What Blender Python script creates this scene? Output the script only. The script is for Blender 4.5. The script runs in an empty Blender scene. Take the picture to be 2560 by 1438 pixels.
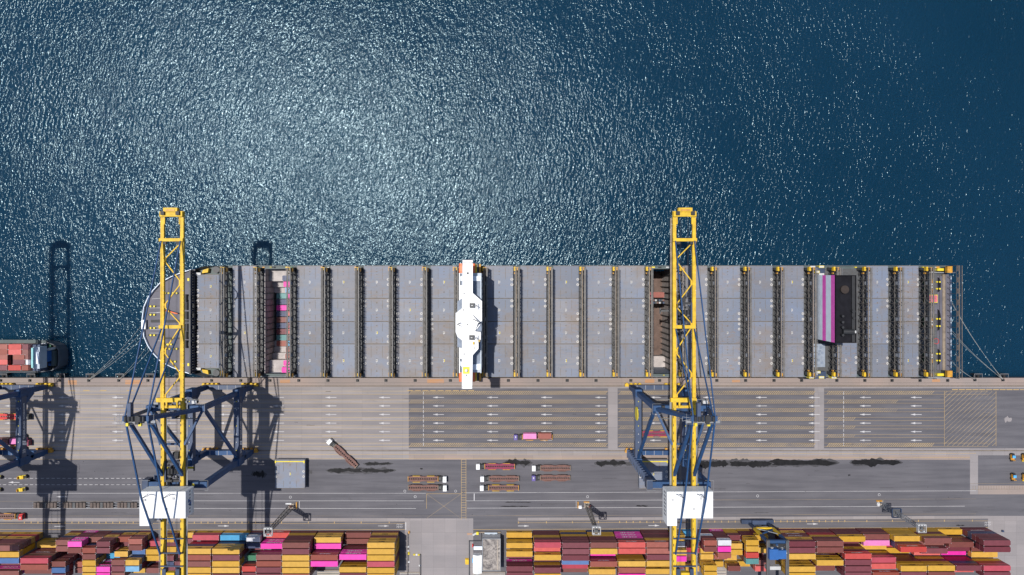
import bpy, math, random
from mathutils import Vector, Matrix
random.seed(7)
R=math.radians
scene=bpy.context.scene
col=scene.collection
H,F,NX,NY=322.0,1707.0,1258.0,690.0
def W(px,py,z=0.0): return Vector(((px-NX)/F*(H-z), -(py-NY)/F*(H-z), z))
def WX(px,z=0.0): return (px-NX)/F*(H-z)
def WY(py,z=0.0): return -(py-NY)/F*(H-z)

# ---------------------------------------------------------------- materials
def _nodes(name):
    m=bpy.data.materials.new(name); m.use_nodes=True
    nt=m.node_tree; b=nt.nodes['Principled BSDF']
    return m,nt,b
def N(nt,t,**kw):
    n=nt.nodes.new(t)
    for k,v in kw.items():
        if k in n.inputs: n.inputs[k].default_value=v
        else: setattr(n,k,v)
    return n
def mixc(nt,fac,a,b):
    n=nt.nodes.new('ShaderNodeMix'); n.data_type='RGBA'
    for sock,v in ((n.inputs[0],fac),(n.inputs[6],a),(n.inputs[7],b)):
        if isinstance(v,(int,float)): sock.default_value=v
        elif isinstance(v,(tuple,list)): sock.default_value=(*v[:3],1)
        else: nt.links.new(v,sock)
    return n.outputs[2]
def ramp(nt,src,a,b):
    n=nt.nodes.new('ShaderNodeMapRange'); n.inputs['From Min'].default_value=a; n.inputs['From Max'].default_value=b
    nt.links.new(src,n.inputs['Value']); return n.outputs['Result']
def noise(nt,vec,scale,detail=3,rough=.6,sx=1,sy=1,sz=1,dist=0):
    mp=N(nt,'ShaderNodeMapping'); mp.inputs['Scale'].default_value=(sx,sy,sz)
    nt.links.new(vec,mp.inputs['Vector'])
    n=N(nt,'ShaderNodeTexNoise'); n.inputs['Scale'].default_value=scale; n.inputs['Detail'].default_value=detail
    n.inputs['Roughness'].default_value=rough; n.inputs['Distortion'].default_value=dist
    nt.links.new(mp.outputs['Vector'],n.inputs['Vector'])
    return n.outputs['Fac']
def mul(c,k): return tuple(min(1,x*k) for x in c[:3])
RUST=(.16,.085,.045)
def paint(name,c,rough=.55,wear=.25,scale=.35,rust=0.0,metal=0,world=True,rnd=0.0):
    m,nt,b=_nodes(name)
    g=N(nt,'ShaderNodeNewGeometry').outputs['Position'] if world else N(nt,'ShaderNodeTexCoord').outputs['Object']
    oi=None
    if rnd or not world:
        oi=N(nt,'ShaderNodeObjectInfo')
        ad=N(nt,'ShaderNodeVectorMath'); ad.operation='ADD'
        sc=N(nt,'ShaderNodeMath'); sc.operation='MULTIPLY'; sc.inputs[1].default_value=97.0
        nt.links.new(oi.outputs['Random'],sc.inputs[0]); nt.links.new(g,ad.inputs[0]); nt.links.new(sc.outputs[0],ad.inputs[1]); g=ad.outputs[0]
    f1=ramp(nt,noise(nt,g,scale,4,.65),.35,.68)
    colr=mixc(nt,f1,mul(c,1.0+wear*.5),mul(c,1.0-wear))
    if rust:
        f2=ramp(nt,noise(nt,g,scale*2.2,5,.7,sx=1.6,sy=.6),.62-.12*rust,.78-.05*rust)
        mm=N(nt,'ShaderNodeMath'); mm.operation='MULTIPLY'; mm.inputs[1].default_value=min(1,rust); nt.links.new(f2,mm.inputs[0])
        colr=mixc(nt,mm.outputs[0],colr,RUST)
    if rnd:
        hsv=N(nt,'ShaderNodeHueSaturation')
        v=ramp(nt,oi.outputs['Random'],0,1)
        mr=N(nt,'ShaderNodeMapRange'); mr.inputs['To Min'].default_value=1-rnd; mr.inputs['To Max'].default_value=1+rnd*.7
        nt.links.new(oi.outputs['Random'],mr.inputs['Value']); nt.links.new(mr.outputs[0],hsv.inputs['Value'])
        mr2=N(nt,'ShaderNodeMapRange'); mr2.inputs['To Min'].default_value=1+rnd*.15; mr2.inputs['To Max'].default_value=1-rnd*.6
        nt.links.new(oi.outputs['Random'],mr2.inputs['Value']); nt.links.new(mr2.outputs[0],hsv.inputs['Saturation'])
        nt.links.new(colr,hsv.inputs['Color']); colr=hsv.outputs['Color']
    nt.links.new(colr,b.inputs['Base Color'])
    b.inputs['Roughness'].default_value=rough; b.inputs['Metallic'].default_value=metal
    return m
M={}
M['blue']=paint('crane_blue_paint',(.012,.058,.16),.6,.3,.25,.2)
M['navy']=paint('navy_paint',(.03,.05,.1),.5,.25,.3,.1)
M['slate']=paint('slate_blue_paint',(.042,.065,.125),.5,.2,.3,.15)
M['yellow']=paint('crane_yellow_paint',(.66,.42,.015),.6,.25,.5,.35)
M['orange']=paint('bogie_orange_paint',(.55,.27,.03),.5,.35,.6,.35)
M['white']=paint('white_paint',(.78,.79,.8),.5,.05,.2)
M['shipwhite']=paint('ship_white_paint',(.8,.8,.8),.45,.05,.3,.03)
M['cream']=paint('hold_cream_paint',(.4,.36,.35),.6,.25,.3,.15)
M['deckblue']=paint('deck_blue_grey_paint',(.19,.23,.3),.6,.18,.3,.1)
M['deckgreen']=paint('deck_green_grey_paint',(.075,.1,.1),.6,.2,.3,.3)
M['hull']=paint('hull_paint',(.1,.11,.13),.5,.2,.1,.3)
M['foredeck']=paint('foredeck_paint',(.11,.105,.13),.65,.2,.15,.25)
M['steel']=paint('dark_steel',(.075,.078,.082),.6,.3,.5,.45)
M['darksteel']=paint('black_steel',(.018,.019,.022),.6,.3,.5,.2)
M['grey']=paint('grey_galvanised',(.24,.25,.27),.5,.2,.5,.1)
M['pale']=paint('pale_grey_paint',(.5,.5,.5),.5,.1,.5)
M['black']=paint('funnel_black',(.012,.012,.016),.9,.3,.4,.1)
M['fungrey']=paint('funnel_grey',(.42,.48,.55),.5,.15,.3,.05)
M['funlight']=paint('funnel_light_grey',(.76,.83,.92),.5,.12,.3,.05)
M['magenta']=paint('funnel_magenta',(.85,.11,.55),.5,.12,.3,.05)
M['black'].node_tree.nodes['Principled BSDF'].inputs['Specular IOR Level'].default_value=.15
M['fyellow']=paint('marking_yellow_metal',(.75,.6,.03),.5,.15,.6,.1)
M['lifeboat']=paint('lifeboat_orange',(.75,.16,.05),.45,.1,.5)
M['pinkdeck']=paint('pink_mat',(.62,.13,.17),.7,.15,.6)
M['timber']=paint('sandy_brown',(.24,.19,.14),.7,.3,.5)
M['rubber']=paint('black_rubber',(.02,.02,.022),.85,.3,.5)
M['glass']=paint('dark_glass',(.02,.03,.05),.1,.1,.5)
M['rope']=paint('mooring_rope',(.35,.36,.34),.9,.2,1)
M['brownframe']=paint('trailer_brown',(.16,.075,.06),.65,.3,.7,.3)
M['winered']=paint('trailer_wine_red',(.22,.02,.06),.6,.3,.7,.15)
M['greybrown']=paint('greybrown_racks',(.11,.085,.075),.75,.35,.6,.4)
M['skyblue']=paint('sky_blue_paint',(.09,.4,.75),.5,.1,.6)
M['purplecab']=paint('purple_cab_paint',(.12,.09,.3),.45,.15,.6)
M['redpaint']=paint('red_paint',(.55,.03,.03),.5,.2,.6)
M['aqua']=paint('aqua_deck',(.28,.58,.58),.6,.15,.4,.1)
M['greenpaint']=paint('green_hull',(.03,.12,.06),.55,.3,.3,.3)
M['fskel']=paint('beige_concrete_paint',(.42,.36,.3),.8,.15,.3)
M['sootroof']=paint('sooty_flat_roof',(.3,.27,.25),.9,.1,.3)
M['royal']=paint('royal_blue',(.02,.105,.33),.5,.1,.4)
M['text']=paint('lettering_white',(.85,.84,.86),.6,.05,1)
M['textdark']=paint('lettering_dark',(.02,.02,.02),.6,.05,1)
# sooty roof: strong blotches
def sooty():
    m,nt,b=_nodes('sooty_roof_blotches'); g=N(nt,'ShaderNodeNewGeometry').outputs['Position']
    f=ramp(nt,noise(nt,g,.28,6,.7,dist=2.2),.4,.62)
    c=mixc(nt,f,(.38,.34,.31),(.1,.09,.09)); nt.links.new(c,b.inputs['Base Color']); b.inputs['Roughness'].default_value=.9; return m
M['sootroof']=sooty()
def hatchmat():
    m,nt,b=_nodes('hatch_cover_paint')
    g=N(nt,'ShaderNodeNewGeometry').outputs['Position']; oi=N(nt,'ShaderNodeObjectInfo')
    base=mixc(nt,ramp(nt,noise(nt,g,.035,2,.5),.35,.65),(.145,.172,.232),(.2,.2,.222))
    f=ramp(nt,noise(nt,g,.6,4,.6,sx=.25,sy=1.6),.45,.75)
    base=mixc(nt,f,base,(.15,.17,.215))
    # repainted bluish patches
    v=N(nt,'ShaderNodeTexVoronoi'); v.distance='CHEBYCHEV'; v.inputs['Scale'].default_value=.16; nt.links.new(g,v.inputs['Vector'])
    sp=N(nt,'ShaderNodeSeparateColor'); nt.links.new(v.outputs['Color'],sp.inputs[0])
    pf=ramp(nt,sp.outputs[0],.84,.88); k=N(nt,'ShaderNodeMath'); k.operation='MULTIPLY'; k.inputs[1].default_value=.35; nt.links.new(pf,k.inputs[0])
    base=mixc(nt,k.outputs[0],base,(.14,.185,.28))
    # rust streaks along x
    f2=ramp(nt,noise(nt,g,.9,5,.78,sx=.35,sy=1.5),.5,.7)
    big=ramp(nt,noise(nt,g,.045,3,.6),.4,.62)
    mm=N(nt,'ShaderNodeMath'); mm.operation='MULTIPLY'; nt.links.new(f2,mm.inputs[0]); nt.links.new(big,mm.inputs[1])
    mm2=N(nt,'ShaderNodeMath'); mm2.operation='MULTIPLY'; mm2.inputs[1].default_value=1.0; nt.links.new(mm.outputs[0],mm2.inputs[0])
    base=mixc(nt,mm2.outputs[0],base,(.22,.15,.105))
    bz=ramp(nt,noise(nt,g,.07,4,.7,sx=.8,sy=1),.5,.72); kz=N(nt,'ShaderNodeMath'); kz.operation='MULTIPLY'; kz.inputs[1].default_value=.8; nt.links.new(bz,kz.inputs[0]); base=mixc(nt,kz.outputs[0],base,(.185,.145,.115))
    hs=N(nt,'ShaderNodeHueSaturation'); hr_=N(nt,'ShaderNodeMapRange'); hr_.inputs['To Min'].default_value=.86; hr_.inputs['To Max'].default_value=1.14; nt.links.new(oi.outputs['Random'],hr_.inputs['Value']); nt.links.new(hr_.outputs[0],hs.inputs['Value']); nt.links.new(base,hs.inputs['Color']); base=hs.outputs['Color']
    # dark scuffs
    f3=ramp(nt,noise(nt,g,.22,6,.82,sy=1.6),.6,.76); k3=N(nt,'ShaderNodeMath'); k3.operation='MULTIPLY'; k3.inputs[1].default_value=.7; nt.links.new(f3,k3.inputs[0])
    base=mixc(nt,k3.outputs[0],base,(.07,.06,.055))
    f4=ramp(nt,noise(nt,g,1.3,4,.8,sx=.7),.72,.78); k4=N(nt,'ShaderNodeMath'); k4.operation='MULTIPLY'; k4.inputs[1].default_value=.5; nt.links.new(f4,k4.inputs[0])
    base=mixc(nt,k4.outputs[0],base,(.4,.38,.38))
    nt.links.new(base,b.inputs['Base Color']); b.inputs['Roughness'].default_value=.6; return m
M['hatch']=hatchmat(); M['ring']=paint('ring_paint',(.5,.48,.46),.6,.2,1,.2)
M['seam']=paint('hatch_rust_seam',(.17,.13,.08),.8,.35,.6)
def groundmat(name,c1,c2,dark,joints=None,streak=.5,stain=.5):
    m,nt,b=_nodes(name); g=N(nt,'ShaderNodeNewGeometry').outputs['Position']
    base=mixc(nt,ramp(nt,noise(nt,g,.05,3,.6),.35,.65),c1,c2)
    f=ramp(nt,noise(nt,g,.8,4,.6,sx=.035,sy=.55),.4,.75); k=N(nt,'ShaderNodeMath'); k.operation='MULTIPLY'; k.inputs[1].default_value=streak; nt.links.new(f,k.inputs[0])
    base=mixc(nt,k.outputs[0],base,dark)
    if joints:
        bt=N(nt,'ShaderNodeTexBrick'); bt.offset=0; bt.inputs['Scale'].default_value=1; bt.inputs['Brick Width'].default_value=joints[0]; bt.inputs['Row Height'].default_value=joints[1]
        bt.inputs['Mortar Size'].default_value=.045; bt.inputs['Color1'].default_value=(0,0,0,1); bt.inputs['Color2'].default_value=(1,1,1,1); bt.inputs['Mortar'].default_value=(.5,.5,.5,1); bt.inputs['Bias'].default_value=0
        nt.links.new(g,bt.inputs['Vector'])
        sepc=N(nt,'ShaderNodeSeparateColor'); nt.links.new(bt.outputs['Color'],sepc.inputs[0])
        kk=N(nt,'ShaderNodeMath'); kk.operation='MULTIPLY'; kk.inputs[1].default_value=.32; nt.links.new(sepc.outputs[0],kk.inputs[0])
        base=mixc(nt,kk.outputs[0],base,mul(dark,.95))
        kk=N(nt,'ShaderNodeMath'); kk.operation='MULTIPLY'; kk.inputs[1].default_value=.45; nt.links.new(bt.outputs['Fac'],kk.inputs[0])
        base=mixc(nt,kk.outputs[0],base,mul(dark,.5))
    f2=ramp(nt,noise(nt,g,.25,6,.75,sx=.35),.6,.8); k2=N(nt,'ShaderNodeMath'); k2.operation='MULTIPLY'; k2.inputs[1].default_value=stain; nt.links.new(f2,k2.inputs[0])
    base=mixc(nt,k2.outputs[0],base,mul(dark,.6))
    f3=ramp(nt,noise(nt,g,2.5,3,.6),.3,.7); base2=mixc(nt,f3,mul((1,1,1),.93),(1,1,1))
    mx=N(nt,'ShaderNodeMix'); mx.data_type='RGBA'; mx.blend_type='MULTIPLY'; mx.inputs[0].default_value=1; nt.links.new(base,mx.inputs[6]); nt.links.new(base2,mx.inputs[7])
    nt.links.new(mx.outputs[2],b.inputs['Base Color']); b.inputs['Roughness'].default_value=.85; return m
M['asphalt']=groundmat('asphalt',(.108,.104,.118),(.128,.123,.137),(.07,.068,.08),None,.85,.6)
M['concrete']=groundmat('quay_concrete',(.335,.295,.285),(.29,.265,.262),(.2,.185,.19),(9.5,4.1),.9,.6)
M['conc2']=groundmat('coping_concrete',(.35,.27,.235),(.29,.245,.225),(.2,.16,.145),(14,20),.35,.35)
M['conc3']=groundmat('pale_concrete',(.3,.27,.27),(.26,.24,.245),(.18,.165,.17),(5.5,5.5),.25,.35)
def wornpaint(name,c,lo,hi,under=(.12,.115,.125)):
    m,nt,b=_nodes(name); g=N(nt,'ShaderNodeNewGeometry').outputs['Position']
    f=ramp(nt,noise(nt,g,.09,5,.8,sx=.5,sy=1.6),lo,hi)
    nt.links.new(mixc(nt,f,c,under),b.inputs['Base Color']); b.inputs['Roughness'].default_value=.8; return m
M['ylane']=wornpaint('worn_yellow_road_paint',(.42,.29,.13),.5,.85)
M['yfaint']=wornpaint('faint_yellow_road_paint',(.27,.205,.13),.35,.68)
M['yhatch']=wornpaint('hatched_yellow_road_paint',(.4,.29,.15),.42,.7)
M['yconc']=wornpaint('yellow_paint_on_concrete',(.42,.31,.15),.5,.8,(.3,.25,.2))
M['yhatch2']=wornpaint('fading_hatched_road_paint',(.34,.25,.14),.36,.7)
M['wlane']=wornpaint('white_road_paint',(.5,.49,.5),.5,.85)
M['rustpatch']=wornpaint('orange_stained_concrete',(.42,.22,.11),.45,.75,(.33,.26,.23))
def puddle():
    m,nt,b=_nodes('wet_oily_asphalt'); g=N(nt,'ShaderNodeNewGeometry').outputs['Position']
    f=ramp(nt,noise(nt,g,.5,5,.7),.35,.8)
    nt.links.new(mixc(nt,f,(.006,.006,.007),(.02,.019,.021)),b.inputs['Base Color']); b.inputs['Roughness'].default_value=.6; b.inputs['Specular IOR Level'].default_value=.2; return m
M['puddle']=puddle()
M['damp']=paint('damp_asphalt',(.05,.048,.054),.7,.3,.6)
def watermat():
    m,nt,b=_nodes('sea_water'); g=N(nt,'ShaderNodeNewGeometry').outputs['Position']
    b.inputs['Roughness'].default_value=.165; b.inputs['IOR'].default_value=1.33; b.inputs['Specular IOR Level'].default_value=.42; b.inputs['Specular Tint'].default_value=(.66,.9,1,1)
    m.node_tree.nodes['Principled BSDF'].subsurface_method='BURLEY'; b.inputs['Subsurface Weight'].default_value=1; b.inputs['Subsurface Radius'].default_value=(.3,.8,1); b.inputs['Subsurface Scale'].default_value=7
    c=mixc(nt,ramp(nt,noise(nt,g,.006,3,.5),.35,.65),(.0028,.0225,.047),(.0042,.027,.056))
    nt.links.new(c,b.inputs['Base Color'])
    # wind waves, crests running roughly north-south, bending with a slow swell
    rot=N(nt,'ShaderNodeMapping'); rot.inputs['Rotation'].default_value=(0,0,R(14)); nt.links.new(g,rot.inputs['Vector'])
    wv=noise(nt,g,.012,2,.5)
    sw=N(nt,'ShaderNodeMath'); sw.operation='MULTIPLY'; sw.inputs[1].default_value=15; nt.links.new(wv,sw.inputs[0])
    cmb=N(nt,'ShaderNodeCombineXYZ'); nt.links.new(sw.outputs[0],cmb.inputs[0]); nt.links.new(sw.outputs[0],cmb.inputs[1])
    av=N(nt,'ShaderNodeVectorMath'); av.operation='ADD'; nt.links.new(rot.outputs[0],av.inputs[0]); nt.links.new(cmb.outputs[0],av.inputs[1])
    v=av.outputs[0]
    n1=noise(nt,v,.86,1.6,.5,sx=1,sy=.45,dist=.5)
    n2=noise(nt,v,1.75,1,.5,sx=1,sy=.75)
    n3=noise(nt,v,.14,1,.5,sx=1,sy=.5)
    amp=ramp(nt,noise(nt,g,.018,3,.6),.3,.62)
    ampn=N(nt,'ShaderNodeMapRange'); ampn.inputs['To Min'].default_value=.95; ampn.inputs['To Max'].default_value=1.05; nt.links.new(amp,ampn.inputs['Value'])
    def mad(x,k,y=None):
        n=N(nt,'ShaderNodeMath'); n.operation='MULTIPLY_ADD'; nt.links.new(x,n.inputs[0]); n.inputs[1].default_value=k
        if y is None: n.inputs[2].default_value=0
        else: nt.links.new(y,n.inputs[2])
        return n.outputs[0]
    h=mad(n1,WA[0],mad(n2,WA[1],mad(n3,WA[2])))
    hm=N(nt,'ShaderNodeMath'); hm.operation='MULTIPLY'; nt.links.new(h,hm.inputs[0]); nt.links.new(ampn.outputs[0],hm.inputs[1])
    bp=N(nt,'ShaderNodeBump'); bp.inputs['Strength'].default_value=1; bp.inputs['Distance'].default_value=1; nt.links.new(hm.outputs[0],bp.inputs['Height'])
    nt.links.new(bp.outputs['Normal'],b.inputs['Normal'])
    return m
WA=(.36,.14,.22)
M['water']=watermat()
CC={'Y':(.53,.29,.022),'M':(.15,.026,.038),'B':(.178,.045,.036),'P':(.72,.03,.36),'Q':(.66,.16,.42),'N':(.035,.05,.12),'R':(.36,.014,.04),
 'K':(.055,.13,.32),'C':(.04,.3,.55),'W':(.62,.62,.66),'G':(.03,.17,.09),'T':(.085,.25,.25),'O':(.5,.05,.04),'S':(.27,.058,.036),'L':(.16,.36,.56),'D':(.15,.06,.04)}
CN={'Y':'mustard yellow','M':'dark maroon','B':'brick brown','P':'hot magenta','Q':'light pink','N':'navy blue','R':'crimson red','K':'mid blue','C':'bright cyan','W':'pale grey','G':'green','T':'pale teal','O':'coral red','S':'rusty salmon','L':'light blue','D':'dark brown'}
def contmat(k,c):
    m=paint('container_paint_'+CN[k].replace(' ','_'),c,.5,.12,.5,.12,world=False,rnd=.2 if k not in 'YP' else .1)
    nt=m.node_tree; b=nt.nodes['Principled BSDF']
    tc=N(nt,'ShaderNodeTexCoord'); w=N(nt,'ShaderNodeTexWave'); w.bands_direction='X'; w.inputs['Scale'].default_value=1.15
    nt.links.new(tc.outputs['Object'],w.inputs['Vector'])
    bp=N(nt,'ShaderNodeBump'); bp.inputs['Strength'].default_value=.5; bp.inputs['Distance'].default_value=.03
    nt.links.new(w.outputs['Fac'],bp.inputs['Height']); nt.links.new(bp.outputs['Normal'],b.inputs['Normal'])
    return m
for k,c in CC.items(): M['c_'+k]=contmat(k,c)

# ---------------------------------------------------------------- mesh builder
class MB:
    def __init__(s): s.v=[];s.f=[];s.m=[];s.mats=[]
    def mi(s,mat):
        if mat not in s.mats: s.mats.append(mat)
        return s.mats.index(mat)
    def add(s,vs,fs,mat):
        o=len(s.v); s.v+= [tuple(v) for v in vs]; i=s.mi(mat)
        for f in fs: s.f.append([o+a for a in f]); s.m.append(i)
    def box(s,x0,x1,y0,y1,z0,z1,mat):
        if x0>x1:x0,x1=x1,x0
        if y0>y1:y0,y1=y1,y0
        if z0>z1:z0,z1=z1,z0
        s.add([(x0,y0,z0),(x1,y0,z0),(x1,y1,z0),(x0,y1,z0),(x0,y0,z1),(x1,y0,z1),(x1,y1,z1),(x0,y1,z1)],
          [(0,3,2,1),(4,5,6,7),(0,1,5,4),(1,2,6,5),(2,3,7,6),(3,0,4,7)],mat); return s
    def bar(s,p,q,w,h,mat,up=(0,0,1)):
        p=Vector(p);q=Vector(q);d=(q-p)
        if d.length<1e-6:return s
        d.normalize(); u=Vector(up)
        if abs(d.dot(u))>.98:u=Vector((0,1,0))
        a=d.cross(u).normalized(); b=a.cross(d).normalized()
        vs=[]
        for c in (p,q):
            for (i,j) in ((-1,-1),(1,-1),(1,1),(-1,1)): vs.append(c+a*(i*w/2)+b*(j*h/2))
        s.add(vs,[(0,3,2,1),(4,5,6,7),(0,1,5,4),(1,2,6,5),(2,3,7,6),(3,0,4,7)],mat); return s
    def cyl(s,p,q,r,mat,n=8,r2=None,caps=True):
        p=Vector(p);q=Vector(q);d=(q-p).normalized(); u=Vector((0,0,1))
        if abs(d.dot(u))>.98:u=Vector((1,0,0))
        a=d.cross(u).normalized(); b=a.cross(d).normalized(); r2=r if r2 is None else r2
        vs=[p+a*(math.cos(2*math.pi*i/n)*r)+b*(math.sin(2*math.pi*i/n)*r) for i in range(n)]+[q+a*(math.cos(2*math.pi*i/n)*r2)+b*(math.sin(2*math.pi*i/n)*r2) for i in range(n)]
        fs=[(i,(i+1)%n,n+(i+1)%n,n+i) for i in range(n)]
        if caps: fs+=[tuple(range(n-1,-1,-1)),tuple(range(n,2*n))]
        s.add(vs,fs,mat); return s
    def prism(s,poly,z0,z1,mat,top=None):
        n=len(poly)
        a=sum(poly[i][0]*poly[(i+1)%n][1]-poly[(i+1)%n][0]*poly[i][1] for i in range(n))
        if a<0: poly=poly[::-1]
        vs=[(x,y,z0) for x,y in poly]+[(x,y,z1) for x,y in poly]
        s.add(vs,[tuple(range(n-1,-1,-1))]+[(i,(i+1)%n,n+(i+1)%n,n+i) for i in range(n)],mat)
        s.add([(x,y,z1) for x,y in poly],[tuple(range(n))],top or mat); return s
    def sheet(s,poly,z,mat):
        n=len(poly); a=sum(poly[i][0]*poly[(i+1)%n][1]-poly[(i+1)%n][0]*poly[i][1] for i in range(n))
        if a<0: poly=poly[::-1]
        s.add([(x,y,z) for x,y in poly],[tuple(range(n))],mat); return s
    def rect(s,x0,x1,y0,y1,z,mat): return s.sheet([(x0,y0),(x1,y0),(x1,y1),(x0,y1)],z,mat)
    def ring(s,cx,cy,z,r,t,hh,mat,n=10):
        vs=[];fs=[]
        for i in range(n):
            c,si=math.cos(2*math.pi*i/n),math.sin(2*math.pi*i/n)
            vs+=[(cx+c*r,cy+si*r,z),(cx+c*r,cy+si*r,z+hh),(cx+c*(r-t),cy+si*(r-t),z+hh),(cx+c*(r-t),cy+si*(r-t),z)]
        for i in range(n):
            a=4*i;b=4*((i+1)%n)
            for k in range(3): fs.append((a+k,b+k,b+k+1,a+k+1))
        s.add(vs,fs,mat); return s
    def mesh(s,name):
        me=bpy.data.meshes.new(name); me.from_pydata(s.v,[],s.f)
        for m in s.mats: me.materials.append(m)
        me.polygons.foreach_set('material_index',s.m); me.update(); return me
    def build(s,name,parent=None,loc=None):
        return mobj(name,s.mesh(name),parent,loc)
def mobj(name,me,parent=None,loc=None,rz=0):
    o=bpy.data.objects.new(name,me); col.objects.link(o)
    if loc is not None:o.location=loc
    if rz:o.rotation_euler=(0,0,rz)
    if parent:o.parent=parent
    return o
def empty(name,loc=(0,0,0),rz=0):
    o=bpy.data.objects.new(name,None); o.empty_display_size=1; col.objects.link(o); o.location=loc; o.rotation_euler=(0,0,rz); return o
def tag(o,label,cat,group=None):
    o['label']=label; o['category']=cat
    if group:o['group']=group
    return o
def struct(o): o['kind']='structure'; return o
def copy_tree(o,parent=None):
    c=o.copy(); col.objects.link(c)
    if parent:c.parent=parent
    for ch in list(o.children): copy_tree(ch,c)
    return c
_tc={}
def textmesh(s,size,mat,sx=1.0,bold=0.0):
    key=(s,size,mat.name,sx)
    if key in _tc:return _tc[key]
    cu=bpy.data.curves.new('lettering','FONT'); cu.body=s; cu.size=size; cu.align_x='CENTER'; cu.align_y='CENTER'; cu.resolution_u=2; cu.offset=bold
    o=bpy.data.objects.new('tmp',cu); col.objects.link(o)
    me=bpy.data.meshes.new_from_object(o.evaluated_get(bpy.context.evaluated_depsgraph_get()))
    bpy.data.objects.remove(o); me.name='lettering'
    for v in me.vertices: v.co.x*=sx
    me.materials.clear(); me.materials.append(mat); _tc[key]=me; return me
def lettering(s,size,mat,right,up,pos,parent,sx=1.0,name='lettering',bold=.02):
    me=textmesh(s,size,mat,sx,bold); o=bpy.data.objects.new(name,me); col.objects.link(o); o.parent=parent
    r=Vector(right).normalized();u=Vector(up).normalized();n=r.cross(u)
    o.matrix_local=Matrix(((r.x,u.x,n.x,pos[0]),(r.y,u.y,n.y,pos[1]),(r.z,u.z,n.z,pos[2]),(0,0,0,1)))
    return o

# ---------------------------------------------------------------- camera, light
cam=bpy.data.cameras.new('camera'); co=bpy.data.objects.new('camera',cam); col.objects.link(co)
co.location=(0,0,H); cam.sensor_width=36; cam.lens=36*F/2560; cam.shift_x=(1280-NX)/2560; cam.shift_y=-(719-NY)/2560
cam.clip_end=6000; cam.clip_start=1; scene.camera=co
SA,SB=.229,.157
sd=Vector((-SA,SB,1)).normalized()
sun=bpy.data.lights.new('sun','SUN'); sun.energy=4.45; sun.angle=R(.5); sun.color=(1,.96,.9)
so=bpy.data.objects.new('sun',sun); col.objects.link(so); so.rotation_euler=sd.to_track_quat('Z','Y').to_euler(); so.location=(0,0,400)
w=bpy.data.worlds.new('World'); scene.world=w; w.use_nodes=True
nt=w.node_tree; bg=nt.nodes['Background']; sky=nt.nodes.new('ShaderNodeTexSky'); sky.sky_type='NISHITA'; sky.sun_disc=False
sky.sun_elevation=math.asin(sd.z); sky.sun_rotation=math.atan2(sd.x,sd.y); nt.links.new(sky.outputs[0],bg.inputs[0]); bg.inputs[1].default_value=.1
scene.view_settings.view_transform='Standard'; scene.view_settings.look='None'; scene.view_settings.exposure=0; scene.view_settings.gamma=1

# ---------------------------------------------------------------- setting
YQ=WY(945)                     # quay edge
HX0,HX1,HY0,HY1=WX(560,-3.2)-0,WX(2200,-3.2),-42.3,2.2   # opening inside the big hull (its holds go below the waterline)
mb=MB()
mb.rect(-1500,HX0,-60,1500,-3.2,M['water']); mb.rect(HX1,1500,-60,1500,-3.2,M['water']); mb.rect(HX0,HX1,-60,HY0,-3.2,M['water']); mb.rect(HX0,HX1,HY1,1500,-3.2,M['water']); struct(mb.build('water'))
mb=MB(); mb.prism([(-1500,YQ),(1500,YQ),(1500,-1500),(-1500,-1500)],-6,0,M['asphalt']); struct(mb.build('asphalt_yard'))
def pr(mb,x0,x1,y0,y1,z,mat): mb.rect(WX(x0),WX(x1),WY(y1),WY(y0),z,mat)
def sl(x): return 0 if x<1200 else -.0042*(x-1200)
def line(mb,x0,x1,y,wd,z,mat,n=6):
    xs=[x0+(x1-x0)*i/n for i in range(n+1)]
    for a,b in zip(xs,xs[1:]):
        mb.sheet([(WX(a),WY(y+sl(a)-wd/2)),(WX(b),WY(y+sl(b)-wd/2)),(WX(b),WY(y+sl(b)+wd/2)),(WX(a),WY(y+sl(a)+wd/2))],z,mat)
mb=MB()
pr(mb,-400,2960,945.02,967.5,.012,M['conc2'])
pr(mb,-400,1022,967.5,1149,.012,M['concrete'])
pr(mb,1022,2960,967.5,971,.012,M['conc3'])
pr(mb,1022,2960,1121,1138.5,.012,M['conc3']); pr(mb,1022,2425,1138.5,1149.5,.012,M['conc2'])
pr(mb,2425,2445,1138.5,1236,.012,M['conc3']); pr(mb,2445,2960,1214,1236,.012,M['conc2'])
for a in (1520,2036): pr(mb,a,a+24,971,1121,.012,M['conc3'])
pr(mb,1012,1183,1296,1600,.012,M['conc3']); pr(mb,2470,2960,1290,1600,.012,M['conc3'])
pr(mb,-400,1012,1295.5,1304,.012,M['conc3']); 
for a,b in ((1295,1445),(1445,1640),(1640,2060),(2060,2470)): mb.sheet([(WX(a),WY(1295+sl(a))),(WX(b),WY(1295+sl(b))),(WX(b),WY(1302+sl(b))),(WX(a),WY(1302+sl(a)))],.012,M['conc3'])
struct(mb.build('concrete_apron'))
mb=MB()
M['tyre']=groundmat('tyre_darkened_concrete',(.265,.24,.24),(.235,.215,.22),(.175,.163,.17),(9.5,8),.6,.3)
for a_,b_ in ((986,1000),(1008,1021.6),(1029.6,1043.6),(1051.4,1064.8),(1072.4,1086.6),(1093.6,1108)): pr(mb,-400,170,a_,b_,.018,M['tyre']); pr(mb,290,1022,a_,b_,.018,M['tyre'])
struct(mb.build('tyre_lanes'))
mb=MB()
for x0,x1,y0,y1 in ((170,192,951,962),(313,355,950,961),(700,725,949,958),(1068,1110,948,958),(1612,1636,948,957),(1830,1850,950,956),(2330,2350,948,955)): pr(mb,x0,x1,y0,y1,.022,M['rustpatch'])
struct(mb.build('orange_quay_stains'))
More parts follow.
